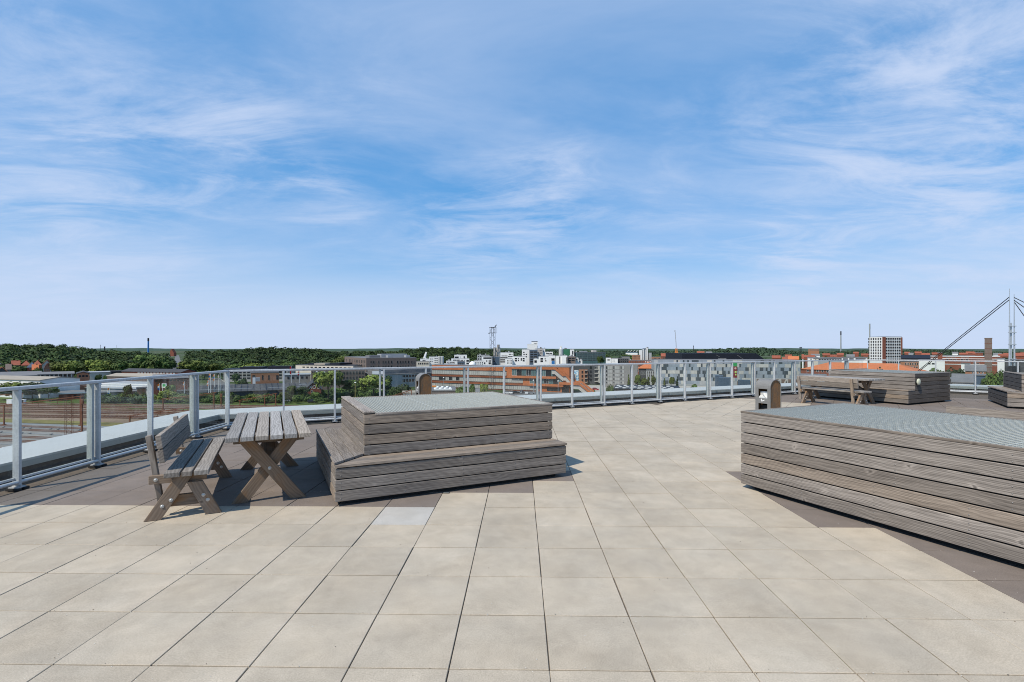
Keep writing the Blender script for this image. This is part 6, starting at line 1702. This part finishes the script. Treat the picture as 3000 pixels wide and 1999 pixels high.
tl = [
 ('round0', F_bright, 962, 215, 1083, 104, 'biggest leafy tree beside the red gable, behind the central planter'),
 ('round1', F_mid, 1035, 222, 1110, 80, 'dark green tree behind the yellowish lamp post'),
 ('round2', F_bright, 1095, 218, 1095, 104, 'broad green tree right of the yellowish lamp post'),
 ('round3', F_dark, 1130, 225, 1100, 50, 'dark tree at the right side of the broad green one'),
 ('round1', F_mid, 855, 222, 1128, 34, 'round tree just right of the railing post before the dark shed'),
 ('round2', F_dark, 888, 220, 1130, 44, 'dark green tree left of the red gable'),
 ('bush0', F_bright, 745, 212, 1152, 66, 'yellow green bush mass left of the brown gantry posts'),
 ('bush1', F_mid, 690, 214, 1157, 54, 'green bush right of the corner railing post'),
 ('bush0', F_mid, 795, 206, 1163, 70, 'low green bush around the brown gantry posts'),
 ('bush1', F_bright, 832, 214, 1146, 44, 'bright bush left of the round tree'),
 ('bush0', F_blue, 640, 206, 1160, 60, 'bluish bush behind the corner railing post'),
 ('bush1', F_blue, 585, 206, 1148, 60, 'bluish bush between double post and corner post'),
 ('bush0', F_bright, 490, 206, 1140, 66, 'bright bush below the green sign board'),
 ('round0', F_mid, 497, 212, 1126, 30, 'young tree beside the green sign board'),
 ('round3', F_mid, 376, 210, 1126, 26, 'slim young tree above the bluish bushes'),
 ('bush1', F_blue, 345, 202, 1154, 70, 'bluish low bush left of the single railing post'),
 ('bush0', F_blue, 410, 202, 1156, 76, 'bluish low bush behind the single railing post'),
 ('bush1', F_blue, 296, 204, 1156, 50, 'bluish low bush right of the first double post'),
 ('bush0', F_mid, 535, 204, 1154, 60, 'green bush left of the second double post'),
 ('round1', F_blue, 36, 222, 1130, 76, 'bluish tree group left of the first railing post'),
 ('round2', F_blue, 95, 220, 1118, 86, 'tall bluish tree right of the first railing post'),
 ('round0', F_mid, 142, 218, 1130, 62, 'green tree left of the brick workshop'),
 ('bush1', F_mid, 108, 208, 1166, 40, 'low bush in front of the tall bluish tree'),
 ('bush0', F_bright, 40, 246, 1114, 110, 'wide yellow green hedge just above the handrail at the left edge'),
 ('bush1', F_bright, 95, 244, 1119, 60, 'right end of the yellow green hedge above the handrail'),
 ('round3', F_mid, 288, 290, 1096, 22, 'round tree between the small brick house and the sand roof'),
 ('round1', F_mid, 308, 286, 1098, 16, 'smaller round tree right of the small brick house'),
 ('bush0', F_mid, 704, 300, 1112, 40, 'bush at the end of the road by the flag poles'),
 ('round2', F_dark, 690, 318, 1092, 26, 'tree before the concrete grid block'),
 ('bush1', F_dark, 712, 296, 1106, 34, 'dark bush beside the white container'),
 ('bush0', F_blue, 1185, 238, 1120, 60, 'pale bush below the grey office windows'),
 ('bush1', F_mid, 1160, 232, 1130, 50, 'green bush right of the big trees'),
 ('bush0', F_mid, 1356, 226, 1126, 56, 'green bush with drooping leaves in front of the orange building'),
 ('bush1', F_mid, 1383, 230, 1120, 26, 'slim bush at the right side of the drooping one'),
 ('round0', F_bright, 1418, 232, 1123, 32, 'round bright tree before the orange building near its middle'),
 ('bush0', F_mid, 1788, 232, 1122, 32, 'dark bush left of the domed roof'),
 ('slim', F_bright, 1842, 296, 1096, 12, 'slim young street tree by the dark slot of the grey block'),
 ('round1', F_bright, 1868, 296, 1096, 24, 'young street tree right of the dark slot'),
 ('round2', F_bright, 1886, 296, 1106, 26, 'yellowing street tree below the orange hip roof'),
 ('slim', F_bright, 1900, 296, 1103, 14, 'slim street tree left of the patterned building corner'),
 ('round3', F_bright, 1914, 296, 1100, 16, 'street tree at the corner of the patterned building'),
 ('slim', F_bright, 1947, 296, 1107, 12, 'slim street tree before the patterned wall, first from the double post'),
 ('round0', F_bright, 1968, 296, 1104, 20, 'leafy street tree before the patterned wall'),
 ('slim', F_dark, 1984, 296, 1101, 10, 'dark slim conifer before the patterned wall'),
 ('bush1', F_mid, 2033, 240, 1121, 30, 'green bush before the patterned wall right of the domed roof'),
 ('bush0', F_dark, 2578, 200, 1067, 56, 'dark round tree in front of the long orange roof'),
 ('bush1', F_mid, 2445, 205, 1079, 40, 'bush below the long orange roof behind the far bench'),
 ('bush0', F_mid, 2652, 190, 1077, 30, 'small tree at the right end of the long orange roof'),
 ('bush1', F_mid, 2740, 236, 1071, 60, 'green tree left of the tree row below the school'),
 ('bush0', F_dark, 2785, 232, 1069, 70, 'dark tree in the row below the school'),
 ('bush1', F_dark, 2822, 228, 1072, 50, 'dark tree at the right end of the row below the school'),
 ('round1', F_dark, 2800, 200, 1084, 66, 'dark layered tree behind the far planter'),
 ('bush0', F_bright, 2872, 270, 1065, 40, 'light green tree left of the chimney'),
 ('bush1', F_mid, 2840, 205, 1091, 26, 'small round tree before the low brick house'),
 ('round2', F_mid, 2908, 165, 1085, 62, 'broad green tree at the foot of the chimney'),
 ('bush0', F_mid, 2935, 240, 1075, 40, 'low green tree left of the pylon foot'),
 ('bush1', F_mid, 3000, 220, 1084, 40, 'green tree behind the right planter at the right edge'),
]
for sh, mt, px, D, yt, wd, lab in tl:
    if px < 1200 and D < 227: D = 229 + (D - 200) * .55
    tree(sh, mt, px, D, yt, wd, lab, 'bush' if sh[0] == 'b' else 'tree', 'bush' if sh[0] == 'b' else 'tree', TB if px < 1200 else 'street trees and bushes of the town')
# brighter trees along the foot of the left woods
fl_ = [(45, 385, 1073, 66, F_mid, 'round green tree below the red roofed houses'), (20, 410, 1068, 34, F_dark, 'dark tree between the white house and the red roofs'), (110, 350, 1079, 22, F_mid, 'small tree right of the small orange roof'), (178, 400, 1060, 60, F_bright, 'bright tree right of the pale gabled red house'), (207, 396, 1062, 50, F_bright, 'second bright tree, left of the storage hall'),
       (250, 400, 1063, 46, F_mid, 'green tree above the small brick house'), (285, 398, 1056, 56, F_bright, 'bright tree above the storage hall'), (318, 402, 1058, 44, F_bright, 'bright tree behind the dark glazed link'), (358, 396, 1058, 48, F_mid, 'green tree above the left end of the brick row'), (400, 400, 1065, 44, F_mid, 'low tree behind the brick row'),
       (440, 402, 1041, 62, F_mid, 'tall tree below the blue chimney'), (478, 404, 1045, 56, F_mid, 'tree left of the straight road'), (500, 430, 1052, 26, F_dark, 'dark tree at the left edge of the straight road'), (444, 380, 1076, 20, F_bright, 'small yellow green bush on the roof line of the brick row'),
       (556, 396, 1058, 62, F_bright, 'bright round tree right of the straight road'), (600, 400, 1062, 50, F_mid, 'green tree above the flag poles'), (640, 402, 1066, 50, F_bright, 'yellow green tree behind the flag poles'), (690, 404, 1068, 56, F_mid, 'green tree behind the left end of the concrete block'), (738, 404, 1066, 56, F_bright, 'olive tree behind the middle of the concrete block'),
       (790, 406, 1064, 60, F_mid, 'green tree behind the right end of the concrete block'), (845, 408, 1063, 50, F_mid, 'green tree behind the red flag'), (1000, 420, 1045, 50, F_bright, 'bright tree at the left corner of the big brick block')]
for px, D, yt, wd, mt, lab in fl_: tree('round%d' % (int(px) % 4), mt, px, D, yt - 4, wd * 1.25, lab, 'tree', 'tree', 'trees at the foot of the woods')

# ---- woods: hills with a canopy of crowns
def interp(pts, x):
    if x <= pts[0][0]: return pts[0][1]
    for (a, b), (c, d) in zip(pts, pts[1:]):
        if x <= c: return b + (d - b) * (x - a) / (c - a)
    return pts[-1][1]
def wood_patch(name, lab, px0, px1, D0, D1, sky, yfront, n, th, mat, leaves, lsize, seed):
    r = np.random.default_rng(seed); rp = random.Random(seed)
    def ztop(px, D):
        f = (D - D0) / (D1 - D0); f = max(0, min(1, f))
        zf = ZP(yfront, D0); zb = ZP(interp(sky, px), D1)
        return zf + (zb - zf) * (f ** 0.8)
    # hill under the canopy
    m = MB(); nx, ny = 40, 10; vs = []
    for j in range(ny + 1):
        D = D0 + (D1 - D0) * j / ny
        for i in range(nx + 1):
            px = px0 + (px1 - px0) * i / nx
            vs.append(P(px, D, max(GZ - .3, ztop(px, D) - th * .9)))
    m.add(vs, [(j * (nx + 1) + i, j * (nx + 1) + i + 1, (j + 1) * (nx + 1) + i + 1, (j + 1) * (nx + 1) + i) for j in range(ny) for i in range(nx)], 0, None, True)
    tag(m.build('hill', M_grass), 'hill under the ' + lab, None, None, 'structure')
    tpl = [leaf_cloud(seed * 10 + q, lobes_round(seed + q, .5, .95, .05, 6), leaves, lsize) for q in range(3)]
    out = []
    taken = {}
    cell = th * 0.62
    for i in range(n * 3):
        if len(out) >= n: break
        f = rp.random() ** 0.85; D = D0 + (D1 - D0) * f; px = rp.uniform(px0, px1)
        q_ = P(px, D); ck = (int(q_.x // cell), int(q_.y // cell))
        if any((q_ - o_).length < cell for a_ in (-1, 0, 1) for b2 in (-1, 0, 1) for o_ in taken.get((ck[0] + a_, ck[1] + b2), ())): continue
        taken.setdefault(ck, []).append(q_)
        zt = ztop(px, D) + rp.uniform(-.30, .14) * th * .5
        H = th * rp.uniform(.85, 1.15); W_d = th * rp.uniform(.95, 1.4)
        b_ = P(px, D, zt - H); a = rp.uniform(0, 6.28); t_ = tpl[i % 3]
        c, s = math.cos(a), math.sin(a)
        v = np.empty_like(t_); v[:, 0] = (t_[:, 0] * c - t_[:, 1] * s) * W_d; v[:, 1] = (t_[:, 0] * s + t_[:, 1] * c) * W_d; v[:, 2] = t_[:, 2] * H
        out.append(v + np.array(b_))
    o = link(bpy.data.objects.new(name, quads_mesh(name, np.concatenate(out), mat)))
    tag(o, lab, None, None, 'stuff')
wood_patch('woodland', 'tall dark wood behind the red roofed houses on the left', -900, 478, 430, 760, [(-900, 1010), (-500, 1006), (-160, 1005), (0, 1004), (30, 1002.5), (60, 1007), (100, 1005), (150, 1006), (200, 1011), (235, 1012), (250, 1018), (300, 1021), (345, 1022), (365, 1026), (430, 1029), (470, 1034), (500, 1042)], 1062, 560, 24, F_wood, 620, .05, 3)
wood_patch('woodland', 'dark rounded wood right of the straight road', 560, 985, 425, 760, [(532, 1040), (545, 1030), (570, 1023), (600, 1020), (650, 1021), (700, 1021), (725, 1019), (750, 1015.5), (800, 1014), (820, 1012), (850, 1015), (875, 1017), (920, 1019), (950, 1021), (985, 1036)], 1066, 240, 21, F_wood, 620, .05, 4)
wood_patch('woodland', 'long wood behind the white flats', 940, 1485, 800, 1350, [(940, 1028), (1000, 1025), (1060, 1026), (1100, 1025), (1150, 1025), (1185, 1022), (1235, 1014), (1260, 1016), (1290, 1016.5), (1310, 1013), (1345, 1015), (1400, 1018), (1450, 1022), (1485, 1026)], 1050, 340, 22, F_wood, 320, .07, 5)
wood_patch('woodland', 'far wood behind the teal office and the silo works', 1470, 2010, 1500, 2500, [(1470, 1025), (1500, 1023.5), (1560, 1025), (1600, 1022), (1640, 1023), (1700, 1026), (1780, 1025.5), (1880, 1026), (1960, 1026), (2010, 1024)], 1041, 520, 19, F_far, 110, .12, 6)
wood_patch('woodland', 'wooded ridge above the black hall', 1985, 2380, 1500, 2300, [(1985, 1027), (2020, 1024.5), (2060, 1022), (2110, 1019.5), (2170, 1016.5), (2215, 1016.5), (2250, 1018), (2290, 1022), (2320, 1026), (2345, 1027), (2380, 1030)], 1044, 420, 19, F_far, 110, .12, 7)
wood_patch('woodland', 'low wood left of the white tower', 2330, 2680, 1400, 2300, [(2330, 1030), (2400, 1029), (2450, 1028), (2500, 1025), (2540, 1024), (2640, 1024), (2680, 1023)], 1044, 360, 18, F_far, 110, .12, 8)
wood_patch('woodland', 'low wood right of the white tower behind the school', 2630, 3140, 1400, 2300, [(2630, 1025), (2700, 1022.5), (2760, 1023), (2790, 1022), (2840, 1026), (2900, 1029), (3000, 1030), (3140, 1029)], 1041, 420, 18, F_far, 110, .12, 9)
# far blue ridge
m = MB(); vs = []; N = 260
rr = random.Random(12); ph = [rr.uniform(0, 6.28) for _ in range(5)]
for i in range(N + 1):
    px = -500 + 4000 * i / N
    h = 1022.0 + 1.2 * math.sin(px * .006 + ph[0]) + .8 * math.sin(px * .017 + ph[1]) + .35 * math.sin(px * .06 + ph[2]) + .3 * rr.uniform(-1, 1)
    for D, y in ((4200, 1034), (5600, h), (7500, 1026)): vs.append(P(px, D, max(GZ - 1, ZP(y, D))))
m.add(vs, [(i * 3 + j, (i + 1) * 3 + j, (i + 1) * 3 + j + 1, i * 3 + j + 1) for i in range(N) for j in range(2)], 0, None, True)
tag(m.build('far_hills', plain('far_hill_wood', (.050, .082, .055), .98, 0, .35, .012, 0, .1, .004)), 'low blue green hills on the horizon', None, None, 'structure')

# ---- small houses and trees of the far town on the right
rt_ = random.Random(31)
far_lab = {'red': 'small far house with a red roof among the trees of the town on the right', 'white': 'small far pale house among the trees of the town on the right'}
spots = [(2262, 1050), (2300, 1046), (2352, 1048), (2376, 1043), (2410, 1041), (2432, 1046), (2452, 1040), (2480, 1045), (2500, 1036), (2523, 1042), (2650, 1036), (2662, 1039), (2680, 1035), (2700, 1040), (2730, 1038), (2790, 1036), (2810, 1039), (2830, 1035), (2850, 1037), (2910, 1040), (2925, 1043), (2940, 1040), (2990, 1038), (2068, 1035), (2042, 1034)]
for i, (px, y) in enumerate(spots):
    D = 620 + (1050 - y) * 30 + rt_.uniform(-20, 20); red = i % 4 != 3; w_ = rt_.uniform(9, 18)
    b_ = Bld('far_house', far_lab['red' if red else 'white'], 'house', px, D, px + w_ * FPX / D, D + rt_.uniform(-3, 3), y, 9, M_brick if red else M_wwhite, 'small far houses of the town on the right' if red else 'pale far houses of the town on the right', 'gable', M_rtile if red else M_rgrey, rise=3.2)
fm_ = [F_mid, F_far, F_dark, F_mid]
for i in range(64):
    px = rt_.uniform(2240, 3010); D = rt_.uniform(430, 900); y = 1047 + (900 - D) / 470 * 12 - rt_.uniform(0, 5)
    if 2540 < px < 2650 and D < 560: D += 200
    tree('round%d' % (i % 4), F_red if i in (9, 40) else fm_[i % 4], px, D, y - 4, rt_.uniform(14, 26), 'dark purple leaved tree among the far houses' if i in (9, 40) else 'far green tree among the small houses of the town on the right', 'tree', 'tree', 'purple leaved trees of the far town' if i in (9, 40) else 'green trees of the far town on the right')
for i in range(26):
    px = rt_.uniform(1740, 2000); D = rt_.uniform(560, 850); y = 1036 + (850 - D) / 300 * 8
    tree('round%d' % (i % 4), fm_[i % 4], px, D, y, rt_.uniform(14, 26), 'far green tree between the teal office and the crane', 'tree', 'tree', 'green trees between the teal office and the crane')
# shrub belt along the tracks and dense ground cover
out = []
rb = random.Random(77); tpl = [leaf_cloud(300 + q, lobes_round(70 + q, .6, .95, 0, 6), 240, .085) for q in range(3)]
for i in range(330):
    px = rb.uniform(250, 1240); D = rb.uniform(228, 246); h = rb.choice((1.0, 1.6, 2.2, 3.4, 4.2)) * rb.uniform(.8, 1.2) * (1.0 if px < 930 else .8); wd = rb.uniform(2.0, 5.5)
    t_ = tpl[i % 3]; a = rb.uniform(0, 6.28); c, s = math.cos(a), math.sin(a)
    v = np.empty_like(t_); v[:, 0] = (t_[:, 0] * c - t_[:, 1] * s) * wd; v[:, 1] = (t_[:, 0] * s + t_[:, 1] * c) * wd; v[:, 2] = t_[:, 2] * h
    out.append(v + np.array(P(px, D)))
for i in range(150):
    px = rb.uniform(880, 1262); D = rb.uniform(236, 280); h = rb.uniform(1.5, 4.6); wd = rb.uniform(3.0, 6.5)
    t_ = tpl[i % 3]; a = rb.uniform(0, 6.28); c, s = math.cos(a), math.sin(a)
    v = np.empty_like(t_); v[:, 0] = (t_[:, 0] * c - t_[:, 1] * s) * wd; v[:, 1] = (t_[:, 0] * s + t_[:, 1] * c) * wd; v[:, 2] = t_[:, 2] * h
    out.append(v + np.array(P(px, D)))
o = link(bpy.data.objects.new('undergrowth', quads_mesh('undergrowth', np.concatenate(out), F_mid))); tag(o, 'belt of low scrub between the tracks and the yard buildings', None, None, 'stuff')
